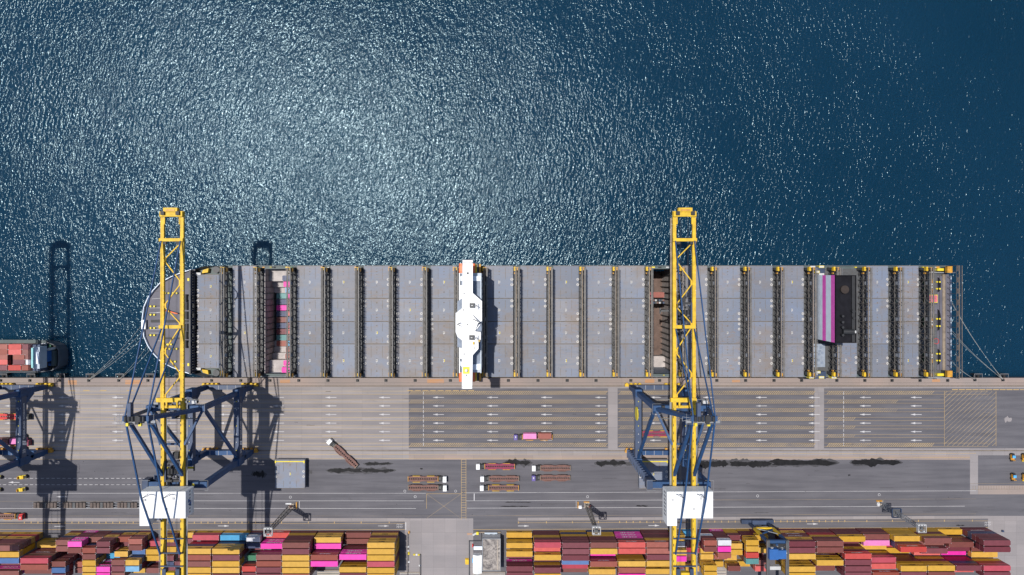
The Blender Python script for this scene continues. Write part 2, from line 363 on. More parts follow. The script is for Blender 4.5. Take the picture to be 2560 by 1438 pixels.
# rails
mb=MB()
for yy in (963.8,966.0,1125.6,1127.6): pr(mb,-400,2960,yy,yy+.5,.05,M['darksteel'])
for yy in (964.3,1126.1): pr(mb,-400,2960,yy,yy+1.5,.025,M['timber'])
for yy in (957.0,): pr(mb,-400,2960,yy,yy+.5,.025,M['darksteel'])
struct(mb.build('crane_rails'))
# lane markings
yl=MB(); wl=MB(); rnd=random.Random(3)
strips=[(978,986),(1000,1008),(1021.6,1029.6),(1043.6,1051.4),(1064.8,1072.4),(1086.6,1093.6),(1108,1116.6)]
for i,(a,b) in enumerate(strips):
    for yy in (a,b):
        pr(yl,-400,1022,yy-.4,yy+.4,.024,M['yconc'])
        pr(yl,1022,1519.5,yy-.25,yy+.25,.024,M['ylane']); pr(yl,1544.5,2035.5,yy-.25,yy+.25,.024,M['ylane'])
        pr(yl,2060.5,2361 if 0<i<6 else 2470,yy-.25,yy+.25,.024,M['ylane'])
    if a>990 and i<6: mt=M['yhatch2']
    else: mt=M['yhatch']
    x=1022; xe=2330 if i in (0,6) else (2240 if i<3 else 2130)
    while x<xe:
        if not (1514<x<1546 or 2030<x<2062):
            yl.sheet([(WX(x),WY(b)),(WX(x+2.3),WY(b)),(WX(x+2.3+(b-a)*.95),WY(a)),(WX(x+(b-a)*.95),WY(a))],.022,mt)
        x+=5.3
x=2330
while x<2620:    # big diagonal box
    x+=12.5
    for (ya,yb) in ((978,1115),):
        p=[(x-150,1115),(x,978)]
        t0=0;t1=1
        xa,xb=p[0][0],p[1][0]
        if xa<2361:t0=(2361-xa)/(xb-xa)
        if xb>2490:t1=(2490-xa)/(xb-xa)
        if t1<=t0: continue
        q0=(xa+(xb-xa)*t0,1115-137*t0); q1=(xa+(xb-xa)*t1,1115-137*t1)
        yl.sheet([(WX(q0[0]),WY(q0[1])),(WX(q0[0]+1.3),WY(q0[1])),(WX(q1[0]+1.3),WY(q1[1])),(WX(q1[0]),WY(q1[1]))],.026,M['yhatch'])
for x in (2361,2490): pr(yl,x-.4,x+.4,978,1115,.028,M['ylane'])
for x in list(range(1018,1185,19)): pr(yl,x,x+15,975.6,978-.8,.024,M['ylane'])
for x in list(range(2380,2600,17)): pr(yl,x,x+15,973,975.3,.024,M['ylane'])
for x in (172,208,250,317,460): pr(yl,x,x+16,975.3,977.3,.024,M['ylane'])
for yy in (1138.6,1149.1): line(yl,-400,2425 if yy>1140 else 2440,yy,.9,.026,M['ylane'],1)
line(yl,-400,2440,1290,.8,.024,M['yfaint']); line(yl,-400,1012,1324.2,.9,.024,M['ylane']);line(yl,1183,2470,1324,.9,.024,M['ylane'])
line(yl,-400,1012,1309,.7,.024,M['ylane']); line(yl,1295,2470,1307.6,.7,.024,M['ylane']); line(yl,-400,1012,1304.2,.6,.024,M['yfaint']); line(yl,1295,2470,1302.6,.6,.024,M['yfaint'])
for x in list(range(60,640,17))+[703,770,835,902,972]+[1295,1365,1430,1495]+list(range(1548,1850,17))+list(range(1935,2120,16))+[2166,2230,2295,2360,2430]: pr(yl,x,x+2,1304.2+sl(x)*.95,1309.2+sl(x),.026,M['ylane'])
for xx in (1153,1164.5): pr(yl,xx,xx+.9,1149,1300,.026,M['ylane'])
for k in range(24): pr(yl,1153.9,1164.5,1149+k*6.3,1149.9+k*6.3,.026,M['ylane'])
for k in range(22): pr(yl,2432+k*6.5,2433+k*6.5,1215,1224,.026,M['yfaint'])
line(yl,2425,2600,1214.5,.8,.028,M['yfaint'],1); line(yl,2425,2600,1229,.8,.028,M['yfaint'],1)
for p,q in (((1066,1234),(1153,1296)),((1066,1296),(1153,1234))):
    yl.sheet([(WX(p[0]),WY(p[1])),(WX(p[0]),WY(p[1]+1.2)),(WX(q[0]),WY(q[1]+1.2)),(WX(q[0]),WY(q[1]))],.028+.003*(p[1]>1250),M['yfaint'])
line(yl,1066,1153,1234.5,.8,.026,M['ylane'],1); pr(yl,1066,1066.8,1234,1272,.026,M['ylane'])
line(yl,0,330,1253.5,.8,.024,M['yfaint'],1); line(yl,1786,2440,1252.5,.8,.024,M['yfaint'])
pr(yl,1168,1181,1333,1338,.03,M['rustpatch'])
line(wl,-400,1065,1233.3,.7,.024,M['wlane'],1); line(wl,1165,2440,1232.3,.7,.024,M['wlane'])
line(wl,330,1060,1252.3,.7,.024,M['wlane'],1); line(wl,1165,1786,1252.3,.7,.024,M['wlane'])
line(wl,-400,1040,1271.3,.8,.024,M['wlane'],1); line(wl,1168,2412,1270.6,.8,.024,M['wlane'])
pr(wl,1184.5,1186.5,1234,1251.5,.026,M['wlane']); pr(wl,748,749,1253,1270,.026,M['wlane']); pr(wl,1440,1440.8,1253,1270,.026,M['wlane']); pr(wl,1013.5,1015.5,1306,1325,.03,M['wlane'])
for k in range(34): x=-60+13.5*k; pr(wl,x,x+8,1195.6,1196.6,.026,M['wlane']); pr(wl,x,x+8,1211.5,1212.5,.026,M['wlane'])
for cx in (1058.5,2109): 
    for k in range(12): pr(wl,cx-.6,cx+.6,979+k*11.6,987+k*11.6,.03,M['wlane'])
def arrow(px,py,d=-1,L=27,wd=5,z=.032):
    t=px
    wl.rect(min(WX(t),WX(t-d*L)),max(WX(t),WX(t-d*L)),WY(py+.65),WY(py-.65),z,M['wlane'])
    wl.sheet([(WX(t),WY(py)),(WX(t-d*11),WY(py-wd/2)),(WX(t-d*11),WY(py+wd/2))],z+.004,M['wlane'])
for xx in (12,147,281,415,549,683,814,948,1083,1218,1353,1488,1625,1758,1890,2022,2150,2277):
    for yy in (993.7,1014.9,1036.4,1058,1079.4,1101): arrow(xx,yy)
for xx,yy,d in ((22,1206,-1),(142,1242,-1),(572,1315,1),(972,1315,1),(1322,1315,1),(1648,1314,1),(2044,1310,1),(2302,1310,1),(163,1316,1)): arrow(xx,yy,d)
# 'slow' block letters on the bay road and circular manhole marks
for bx,by in ((992,1310),(2462,1305)):
    for i in range(4):
        for j in range(2):
            pr(wl,bx+i*4,bx+i*4+2.6,by+j*6,by+j*6+1,.03,M['wlane']); pr(wl,bx+i*4,bx+i*4+.8,by+j*6,by+j*6+4.3,.034,M['wlane'])
for x,y in ((1012,1228),(1038,1242),(1139,1228),(1469,1242),(726,1243),(1894,1240),(2198,1237)): wl.ring(WX(x),WY(y),.02,.62,.16,.02,M['wlane'],12)
struct(yl.build('yellow_lane_markings')); struct(wl.build('white_lane_markings'))
# oil and water stains
def blob(mb,x0,x1,yc,hh,z,mat,seed=1,rough=.5):
    rr=random.Random(seed); n=46; top=[];bot=[]
    a=b=1; lo=[rr.uniform(.3,1) for _ in range(8)]; lo2=[rr.uniform(.35,1) for _ in range(8)]
    for i in range(n+1):
        t=i/n; q=t*6.99; k=int(q); fq=q-k; fq=fq*fq*(3-2*fq); ed=min(1,(t*9)**.6,((1-t)*7)**.8); env=ed*(lo[k]*(1-fq)+lo[k+1]*fq); env2=ed*(lo2[k]*(1-fq)+lo2[k+1]*fq)
        a=.72*a+.28*rr.uniform(1-rough,1+rough); b=.72*b+.28*rr.uniform(1-rough,1+rough)
        top.append((WX(x0+(x1-x0)*t),WY(yc-hh*env*a))); bot.append((WX(x0+(x1-x0)*t),WY(yc+hh*env2*b)))
    for i in range(n): mb.sheet([bot[i],bot[i+1],top[i+1],top[i]],z,mat)
pm=MB(); P_=M['puddle'];D_=M['damp']
_b=blob
def blob(mb,x0,x1,yc,hh,z,mat,seed=1,rough=.5):
    if mat is P_ and hh>4: _b(mb,x0-5,x1+6,yc,hh*1.08,z-.003,D_,seed+50,rough)
    _b(mb,x0,x1,yc,hh,z,mat,seed,rough)
blob(pm,815,990,1177,8,.022,D_,3,.9); blob(pm,818,935,1176,6,.026,P_,5,.9); blob(pm,912,978,1159,5,.026,P_,8,1); blob(pm,905,985,1176,7,.03,P_,12,1.1)
blob(pm,1262,1326,1157,9,.022,P_,14,1); blob(pm,1490,1566,1158,8,.022,P_,15,.9); blob(pm,1560,1625,1160,8,.022,D_,16,.8); blob(pm,1740,1822,1160,10,.03,P_,17,1)
blob(pm,1818,1930,1159,9.5,.026,P_,18,1); blob(pm,1915,2094,1157.5,11,.022,P_,19,.6); blob(pm,2128,2252,1156.5,10.5,.022,P_,20,.7)
blob(pm,632,662,1186,9,.022,P_,21,.9); blob(pm,770,781,1180,6,.022,D_,22,.8)
blob(pm,1262,1330,1256,1.2,.022,P_,23,1); blob(pm,1250,1326,1266,1.3,.022,P_,24,1); blob(pm,1590,1620,1265,2.2,.022,P_,25,.5); blob(pm,2390,2412,1313.5,1.5,.024,P_,27,.3); blob(pm,2120,2126,1188,3,.022,P_,28,.3)
blob(pm,1050,1057,1172,2.4,.022,P_,29,.3)
rr=random.Random(77)
for k in range(70):
    x=rr.uniform(20,2540); y=rr.choice([rr.uniform(1152,1230),rr.uniform(1236,1290),rr.uniform(975,1118)]); L=rr.uniform(6,46)
    _b(pm,x,x+L,y,rr.uniform(.25,.8),.034,D_,200+k,.8)
for k in range(60):
    x=rr.uniform(20,2540); y=rr.uniform(1150,1292); _b(pm,x,x+rr.uniform(1,2.4),y,rr.uniform(.4,.9),.038,P_,300+k,.6)
struct(pm.build('wet_stains'))
pm=MB(); blob(pm,2510,2530,1048,9,.022,M['conc3'],31,.8); struct(pm.build('pale_concrete_spill'))

# ---------------------------------------------------------------- quay furniture: fenders, bollards, mooring lines
def fender():
    r=empty('quay_fender'); MB().box(-1.9,1.9,0,.6,-2.6,.3,M['darksteel']).build('fender_panel',r)
    m=MB()
    m.cyl((-.9,0,-1.2),(-.9,-1.2,-1.2),.6,M['rubber']).cyl((.9,0,-1.2),(.9,-1.2,-1.2),.6,M['rubber']); m.build('rubber_cone',r)
    m=MB(); m.bar((-1.9,.62,.3),(-1.9,-1.4,.05),.12,.12,M['grey']).bar((1.9,.62,.3),(1.9,-1.4,.05),.12,.12,M['grey']).bar((-1.9,.66,.3),(1.9,.66,.3),.14,.14,M['grey']); m.build('chain_frame',r)
    return r
f0=fender(); xs=[8,78,152,226,300,375,448]+[2445,2510]+list(range(520,2440,74))
first=True
for i,x in enumerate(xs):
    o=f0 if i==0 else copy_tree(f0)
    o.location=(WX(x),YQ+1.3,0)
    if x<120: lab='dark rubber-backed fender on the quay wall beside the small feeder ship'
    elif x<480: lab='dark fender panel on the quay edge in the open water gap under the mooring lines'
    elif x>2440: lab='dark fender panel on the quay edge astern of the big ship'
    else: lab='dark fender panel squeezed between the quay wall and the big ship'
    tag(o,lab,'fender','fenders along the quay wall')
def bollard():
    r=empty('bollard'); MB().cyl((0,0,0),(0,0,.5),.35,M['darksteel'],10,.28).cyl((0,0,.5),(0,0,.75),.5,M['darksteel'],10,.4).build('post',r)
    MB().box(-.75,.75,-.65,.65,.015,.06,M['darksteel']).build('base_plate',r); return r
b0=bollard()
bx=[2,75,149,222,297,370,448,529,602,675,747,820,894,965,1038,1126,1271,1345,1418,1490,1577,1649,1792,1864,1935,2004,2092,2162,2230,2300,2369,2437,2507]
for i,x in enumerate(bx):
    o=b0 if i==0 else copy_tree(b0)
    o.location=(WX(x),WY(951.3 if x<2430 else 950),0)
    if x in (222,297): lab='black bollard on the quay edge holding bow mooring lines, %s'%('left one' if x==222 else 'right one')
    elif x in (2437,2507): lab='black bollard on the quay edge holding stern mooring lines, %s'%('left one' if x==2437 else 'right one')
    elif x<222: lab='bare black bollard on the quay edge left of the bow mooring lines'
    elif x<480: lab='bare black bollard on the quay edge under the left crane boom'
    else: lab='bare black bollard on the quay edge alongside the big ship'
    tag(o,lab,'bollard','bollards along the quay edge')
def rope(p,q,sag,label):
    m=MB(); n=8; pts=[]
    for i in range(n+1):
        t=i/n; v=Vector(p).lerp(Vector(q),t); v.z-=sag*4*t*(1-t); pts.append(v)
    for a,b in zip(pts,pts[1:]): m.cyl(a,b,.06,M['rope'],5,caps=False)
    tag(m.build('mooring_line'),label,'rope','mooring lines of the big ship')
a=W(222,949,.6)
for i,(p,nm) in enumerate(((W(360,806,21),'outer'),(W(362,822,21),'second'),(W(366,836,21),'third'))):
    rope(p,a+Vector((.2*i,0,0)),3,'%s mooring line of three from the ship bow down to the left quay bollard'%nm)
a=W(297,949,.6)
for i,(p,nm) in enumerate(((W(372,858,21),'left'),(W(380,868,21),'right'))):
    rope(p,a+Vector((.25*i,0,0)),2,'%s mooring line of two from the bow flank to the right bow bollard'%nm)
st=[((2378,752),2507,'upper long outer'),((2379,757),2507,'upper long inner'),((2380,827),2507,'middle upper'),((2381,834),2507,'middle lower'),((2380,902),2437,'short lower left'),((2382,907),2437,'short lower right')]
for i,(p,b,nm) in enumerate(st): rope(W(p[0],p[1],17),W(b,949,.6)+Vector((.2*(i%2),0,0)),2,'%s mooring line from the ship stern to a quay bollard'%nm)

# ---------------------------------------------------------------- big container ship
ZD,ZH,ZF=18.6,20.8,22.3
ship=empty('container_ship',(0,0,-3.2)); ship.location=W(1380,804,0)+Vector((0,0,-3.2)); SO=Vector(ship.location)
def sp(px,py,z): v=W(px,py,z); return (v.x-SO.x,v.y-SO.y)
def zz(z): return z-SO.z
tag(ship,'huge empty container ship with grey hatch covers moored along the quay','ship')
YN=WY(663.5,ZH)-SO.y; YS_=WY(944,ZH)-SO.y
HB=(YN-YS_)/2; YC=(YN+YS_)/2
# hull outline (local)
bowp=[(358,797),(362,768),(372,745),(385,726),(403,707),(430,692),(455,682),(480,674),(510,667),(545,664),(590,663.5)]
top=[sp(x,y,ZF if x<500 else ZH) for x,y in bowp]
bot=[(x,2*YC-y) for x,y in top[1:]][::-1]
xst=sp(2376,700,ZH)[0]
holes=[(662,724),(1624,1692)]
hull=MB()
outl=top+[(xst,YN),(xst,YS_)]+bot
n=len(outl)
vs=[(x,y,zz(ZD-.1) if x>top[8][0] else zz(ZF)) for x,y in outl]+[(x*.97+ (4 if x<0 else 0),YC+(y-YC)*.93,0-.6) for x,y in outl]+[(x*.95,YC+(y-YC)*.86,-8) for x,y in outl]
hull.add(vs,[(i,i+n,(i+1)%n+n,(i+1)%n) for i in range(n)]+[(i+n,i+2*n,(i+1)%n+2*n,(i+1)%n+n) for i in range(n)]+[tuple(range(2*n,3*n))],M['hull'])
hull.build('hull',ship)
# bulwark line at bow (white cap)
bl=MB()
pts=[(x,y) for x,y in (bot[:-0] if False else bot)]+top
pts=bot+top
for (a,b) in zip(pts,pts[1:]):
    if max(a[0],b[0])<top[7][0]+.1: bl.bar((a[0],a[1],zz(ZF)+.5),(b[0],b[1],zz(ZF)+.5),.28,1.1,M['funlight'])
bl.box(top[0][0]-.2,top[0][0]+1.6,YC-3.2,YC+.8,zz(ZF)+.3,zz(ZF)+1.2,M['shipwhite'])
bl.build('bulwark',ship)
# foredeck
fd=MB()
xf=sp(487,800,ZF)[0]
poly=[p for p in bot+top if p[0]<xf]
yy_=sp(487,673,ZF)[1]
poly=[(xf,2*YC-yy_)]+poly+[(xf,yy_)]
fd.sheet(poly,zz(ZF)-.3,M['foredeck']); fd.build('foredeck',ship)
# side decks and cross decks
dk=MB()
xa=sp(483,700,ZD)[0]
p2=[(xa,sp(483,676,ZD)[1])]+[p for p in top if p[0]>xa and p[0]<sp(590,0,ZH)[0]-.5]+[(sp(590,0,ZD)[0],YN),(sp(590,0,ZD)[0],YC),(xa,YC)]
dk.sheet(p2,zz(ZD)-.3,M['deckgreen']); dk.sheet([(x,2*YC-y) for x,y in p2],zz(ZD)-.3,M['deckgreen'])
x0=sp(590,0,ZD)[0]
hb_in=HB-1.4
dk.box(x0,xst,YN-1.5,YN-.02,zz(ZD)-.5,zz(ZD),M['deckgreen']); dk.box(x0,xst,YS_+.02,YS_+1.5,zz(ZD)-.5,zz(ZD),M['deckgreen'])
hx=[(sp(a,0,ZH)[0],sp(b,0,ZH)[0]) for a,b in holes]
segs=[(x0,hx[0][0]),(hx[0][1],hx[1][0]),(hx[1][1],xst)]
for a,b in segs: dk.box(a,b,YS_+1.5,YN-1.5,zz(ZD)-.5,zz(ZD)-.02,M['steel'])
dk.build('main_deck',ship)
rl=MB()
for y in (YN-.1,YS_+.1):
    for k in range(3): rl.bar((x0,y,zz(ZD)+.4*(k+1)),(xst,y,zz(ZD)+.4*(k+1)),.05,.05,M['grey'])
    x=x0
    while x<xst: rl.bar((x,y,zz(ZD)),(x,y,zz(ZD)+1.2),.06,.06,M['grey']); x+=3
rl.build('deck_railing',ship)
# deck-side clutter: little pale and yellow boxes along the edges
ck=MB(); rr=random.Random(11)
for y in (YN-.85,YS_+.85):
    for k in range(95):
        x=rr.uniform(x0+3,xst-4); s=rr.uniform(.2,.5)
        ck.box(x-s*1.4,x+s*1.4,y-s*.6,y+s*.6,zz(ZD),zz(ZD)+rr.uniform(.4,1.2),rr.choice([M['pale'],M['darksteel'],M['fyellow'],M['steel'],M['darksteel'],M['orange'],M['greenpaint']]))
ck.build('deck_fittings',ship)
# hatch covers
def hatch(L,Wd,rings,seed):
    m=MB(); hm=M['hatch']; rr=random.Random(seed)
    m.box(-L/2,L/2,-Wd/2,Wd/2,-2.1,0,hm)
    m.box(-L/2+.05,L/2-.05,-Wd/2+.01,-Wd/2+.12,0,.05,M['seam']); m.box(-L/2+.05,L/2-.05,Wd/2-.12,Wd/2-.01,0,.05,M['seam'])
    for sx in (-1,1): m.box(sx*L*.22-.05,sx*L*.22+.05,Wd/2-.8-Wd*.36,Wd/2-.8,0,.05,M['seam']); m.box(sx*L*.22-.05,sx*L*.22+.05,-Wd/2+.6,-Wd/2+.6+Wd*.22,0,.05,M['seam'])
    for k in range(-1,2): m.box(-.22,.22,k*Wd*.32-.16,k*Wd*.32+.16,0,.06,M['seam'])
    m.box(-.32,-.06,-.7,.6,.0,.05,M['pale']); m.box(.06,.36,-.5,.5,.0,.05,M['fyellow'] if seed%3==0 else M['pale'])
    for sx in (-1,0,1):
        for k in range(int(Wd/2.5)+1):
            y=-Wd/2+.5+k*2.5
            if y<Wd/2-.2: m.box(sx*(L/2-.35)-.12,sx*(L/2-.35)+.12,y-.12,y+.12,0,.09,M['steel'])
    if rings:
        for sx in rings:
            for k in (-1,1): m.ring(sx*(L/2-.5),k*2.35*.5*1.0+(0 if Wd>12 else (Wd*.28 if seed%2 else -Wd*.28)),.0,.58,.34,.25,M['ring'],12)
    return m
yb=[664.5,746,804,860,943.5]
bays=[(493,560,1),(582,641,1),(743,806,1),(827,890,1),(910,974,1),(992,1057,1),(1077,1143,1),(1213,1283,-1),(1301,1366,-1),(1383,1447,-1),(1464,1529,-1),(1546,1611,-1),(1704,1768,-1),(1788,1850,-1),(1869,1931,-1),(1951,2009,-1),(2088,2142,-1),(2166,2220,-1),(2244,2296,-1)]
hc={}
def RS(a): return (-1,) if a<900 and a>640 else ((-1,1) if a<1300 else (1,))
for bi,(a,b,side) in enumerate(bays):
    xa,xb=sp(a,0,ZH)[0],sp(b,0,ZH)[0]
    for j in range(4):
        ya,yb_=sp(0,yb[j],ZH)[1],sp(0,yb[j+1],ZH)[1]
        if bi==0:
            if j==0: ya=sp(0,686,ZH)[1]
            if j==3: yb_=sp(0,921,ZH)[1]
        if 2088<=a<2090 and j<3:
            if j<2: continue
            ya=sp(0,858,ZH)[1]
            continue
        if 2088<=a<2090: ya=sp(0,857,ZH)[1]
        wd=ya-yb_-.06; L=xb-xa; key=(j in(0,3) and bi!=0,RS(a),(bi+j)%3)
        if bi==0 or a==2088: me=hatch(L,wd,(RS(a)),bi+j).mesh('hatch_cover')
        else:
            if key not in hc: hc[key]=(hatch(L,wd,RS(a),(bi+j)*2+j%2).mesh('hatch_cover'),L,wd)
            me=hc[key][0]
        o=mobj('hatch_cover',me,ship,((xa+xb)/2,(ya+yb_)/2,zz(ZH)+.01*((bi*7+j*3)%5)))
        if not(bi==0 or a==2088): o.scale=(L/hc[key][1],wd/hc[key][2],1)
# lashing bridges
M['bridgesteel']=paint('lashing_bridge_paint',(.13,.12,.11),.6,.35,.5,.5)
def lash(side):
    r=empty('lashing_bridge'); Ht=6.4; st=M['steel']; n=18; hw=HB-1.2
    t=MB(); st=M['bridgesteel']
    for i in range(n+1):
        y=-hw+2*hw*i/n
        for x in (-.6,.6): t.bar((x,y,-2.2),(x,y,Ht),.2,.26,st)
        t.bar((-.6,y,2.0),(.6,y,2.0),.2,.2,st); t.bar((-.6,y,-.1),(.6,y,2.0),.12,.12,st)
        t.bar((-1.0,y,Ht-.4),(1.0,y,Ht-.4),.14,.2,st)
    for i in range(n):
        y0=-hw+2*hw*i/n;y1=-hw+2*hw*(i+1)/n
        t.bar((-.6,y0,2.1),(.6,y1,2.1),.12,.12,st)
        t.bar((-.62,y0 if i%2 else y1,-1.6),(-.62,y1 if i%2 else y0,1.9),.12,.14,st)
        if i%6 in(0,5,2):
            for x in(-.62,.62): t.bar((x,y0,2.1) if i%2 else (x,y1,2.1),(x,y1,Ht) if i%2 else (x,y0,Ht),.13,.2,st)
        elif i%6 in (2,3):
            t.bar((.62,y0,-.5),(.62,y1,2.1),.12,.16,st)
        if (i*5)%3==0: t.box(-.3,.3,y0+.5,y1-.7,2.1,3.6,M['grey'] if i%4 else M['deckgreen'])
    for x in(-.6,.6): t.bar((x,-hw,2.1),(x,hw,2.1),.16,.3,st)
    t.build('truss',r)
    wk=MB(); wk.box(-.55*side-.35,-.55*side+.35,-hw,hw,Ht,Ht+.12,st); wk.box(.55*side-.22,.55*side+.22,-hw,hw,Ht,Ht+.14,M['timber'] if side<0 else st); wk.box(-.45,.45,-hw,hw,1.9,2.0,M['darksteel']); wk.build('walkway',r)
    hr=MB()
    for x in (-.9,.9):
        hr.bar((x,-hw,Ht+1.1),(x,hw,Ht+1.1),.06,.06,M['grey']); hr.bar((x,-hw,Ht+.6),(x,hw,Ht+.6),.05,.05,st)
        for i in range(n+1):
            y=-hw+2*hw*i/n; hr.bar((x,y,Ht),(x,y,Ht+1.1),.06,.06,st); hr.bar((x,y,Ht),(x*1.5,y,Ht),.1,.1,st)
    hr.build('handrail',r)
    for s in (-1,1):
        e=MB(); y=s*(hw-.6)
        c1=M['yellow'] if side<0 else M['orange']; c2=M['orange']
        e.box(-1.5*1,-.7,y-.7,y+1.1,Ht-3.4,Ht-1.6,c1); e.box(.7,1.15,y-1.0,y+.6,Ht-3,Ht-1.4,c2); e.box(-.5,.5,y-.4,y+.9,Ht-1.2,Ht-.6,c2 if side<0 else M['yellow']); e.box(-1.3,-.8,y-.4,y+.8,-1.9,Ht-3.4,M['steel']); e.box(-.7,.7,y-.6,y+.6,-1.9,Ht-1.2,M['darksteel'])
        e.box(-1.35,-1.0,y-s*1.7-.3,y-s*1.7+.3,Ht-4,Ht-2.6,c2); e.build('end_platform',r)
    return r
lbx=[576,656,738,822,905,988,1071,1147,1210,1288,1369,1450,1532,1614,1696,1775,1856,1937,2015,2075,2150,2228,2303]
pl={}
for x in lbx:
    sd_=1 if x<1180 else -1
    if sd_ not in pl: pl[sd_]=lash(sd_); o=pl[sd_]; o.parent=ship
    else: o=copy_tree(pl[sd_],ship)
    cxp=sp(x,0,ZH)[0]-sd_*.8
    o.location=(cxp,YC,zz(ZH)); 
# breakwater behind foredeck
bw=MB(); xb_=sp(486,0,ZF)[0]; yb1=sp(0,675,ZF)[1]; yb0=2*YC-yb1
bw.box(xb_-1.1,xb_-.7,yb0,yb1,zz(ZD),zz(ZF)+2.6,M['navy']); bw.box(xb_-1.2,xb_-.5,yb0,yb1,zz(ZF)+2.6,zz(ZF)+2.75,M['steel'])
k=0
y=yb0+.6
while y<yb1: bw.box(xb_-.7,xb_+.25,y-.1,y+.1,zz(ZD),zz(ZF)+1.6,M['darksteel']); y+=1.2
bw.box(xb_-1.7,xb_-.9,yb1-4.8,yb1-3.6,zz(ZF)+2.8,zz(ZF)+3.0,M['fyellow']); bw.box(xb_-1.7,xb_-.9,yb0+3.6,yb0+4.8,zz(ZF)+2.8,zz(ZF)+3.0,M['fyellow'])
bw.build('breakwater',ship)
# rope reels and yellow bits each side of first hatch
for s in(-1,1):
    m=MB(); yc=YC+s*(HB-1.9); xr=sp(543,0,ZD)[0]
    m.cyl((xr,yc,zz(ZD)-.3),(xr,yc,zz(ZD)+1.3),1.5,M['steel'],16); m.build('rope_reel',ship)
    m=MB(); m.box(xr+2.2,xr+4.0,yc-1.2,yc+1.2,zz(ZD)-.3,zz(ZD)+2.2,M['yellow']); m.prism([(xr-6,yc-s*1.6),(xr-3.4,yc-s*1.2),(xr-3.1,yc+s*.6),(xr-5.6,yc-s*.2)],zz(ZD)-.3,zz(ZD)+1.8,M['yellow']); m.build('side_locker',ship)
    m=MB(); m.box(xr-9,xr-6.2,yc-s*1.9-.5,yc-s*1.9+.6,zz(ZD)-.3,zz(ZD)+2.6,M['pale']); m.build('deck_house',ship)
# foredeck gear
zf=zz(ZF)-.3
for k,(px,py) in enumerate(((468,745),(470,765),(470,788),(471,818),(469,838),(468,860))):
    wn=MB(); x,y=sp(px,py,ZF); wn.cyl((x-.2,y-1.6,zf+1),(x-.2,y+1.6,zf+1),.9,M['darksteel'],10); wn.box(x+1,x+3,y-.8,y+.8,zf,zf+1.6,M['darksteel']); wn.box(x-1.4,x-1.0,y-1,y+1,zf,zf+1.2,M['steel']); wn.box(x-1.1,x+1.1,y-.3,y+.3,zf,zf+.9,M['steel']); wn.build('mooring_winch',ship)
for px,py in ((382,766),(382,787),(382,820),(382,838),(438,733),(418,733),(438,872),(420,872),(424,861),(434,904)):
    x,y=sp(px,py,ZF); bt=MB(); bt.box(x-1.6,x+1.4,y-.5,y+.5,zf,zf+.12,M['steel'])
    for d in(-.8,.8): bt.cyl((x+d,y,zf),(x+d,y,zf+.8),.42,M['fyellow'],10); bt.cyl((x+d-.7,y,zf),(x+d-.7,y,zf+.7),.4,M['darksteel'],8)
    bt.build('mooring_bitts',ship)
ch=MB()
x,y=sp(366,803,ZF); x2,_=sp(470,803,ZF); ch.box(x+2,x2,y-.55,y+.55,zf,zf+.5,M['darksteel']); x,y=sp(412,846,ZF); ch.box(x,x+7.5,y-.35,y+.35,zf,zf+.4,M['darksteel'])
for k in range(9):
    a_=sp(372+k*2,730+k*17.5,ZF); b_=sp(402+(k%3)*10,727+k*17.8,ZF); ch.bar((a_[0]+1,a_[1],zf+.15),(b_[0],b_[1],zf+.15),.12,.1,M['pale'] if k%2 else M['steel'])
for py in(770,782,824,833):
    a_=sp(374,py,ZF); b_=sp(405,py,ZF); ch.bar((a_[0],a_[1],zf+.2),(b_[0],b_[1],zf+.2),.12,.1,M['pale'])
ch.build('anchor_chain',ship)
m=MB(); x,y=sp(432,779,ZF); m.bar((x-2,y+.6,zf+3),(x+4,y-.8,zf+4),.5,.5,M['lifeboat']); m.cyl((x-2,y+.6,zf),(x-2,y+.6,zf+4),.4,M['fyellow'],8); m.build('deck_crane',ship)
# open hold 1 (forward)
def hold(x0,x1,zb,wallmat,ribs=True,floor=None):
    m=MB(); t=.25; yN=YN-1.6; yS=YS_+1.6
    m.box(x0-t,x0,yS,yN,zz(zb),zz(ZH)-.4,wallmat); m.box(x1,x1+t,yS,yN,zz(zb),zz(ZH)-.4,wallmat)
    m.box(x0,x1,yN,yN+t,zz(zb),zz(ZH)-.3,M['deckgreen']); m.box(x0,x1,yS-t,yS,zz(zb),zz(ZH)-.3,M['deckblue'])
    m.box(x0,x1,yS,yN,zz(zb)-.3,zz(zb),floor or wallmat); m.build('hold_wall',ship)
    g=MB(); n=17
    for i in range(n+1):
        y=yS+(yN-yS)*i/n
        g.box(x0,x0+.55,y-.1,y+.1,zz(zb),zz(ZH)-.6,M['steel']); g.box(x1-.9,x1,y-.12,y+.12,zz(zb),zz(ZH)-.6,M['steel'] if wallmat is M['cream'] else M['grey'])
    g.build('cell_guide',ship)
    return yS,yN
X0,X1=hx[0]
yS,yN=hold(X0,X1,-6,M['cream'])
rows=17; rp=(yN-yS)/rows
def rowy(i): return yN-rp*(i+.5)
steps={0:15.5,1:15.5,2:12.5,3:10.5,13:10.5,14:12.5,15:15.5,16:15.5}
for a_,b_ in ((rowy(0)-rp*1.5,rowy(0)+rp*.5),(rowy(16)-rp*.5,rowy(16)+rp*1.5)): MB().box(X0,X1-.2,a_,b_,zz(-6),zz(15.4),M['cream']).build('hold_step',ship)
for i,h in ((2,12.3),(3,10.2),(13,10.2),(14,12.3),(12,9.6)): MB().box(X0,X1-.2,rowy(i)-rp*.49,rowy(i)+rp*.49,zz(-6),zz(h-1.2),M['cream']).build('hold_step',ship)

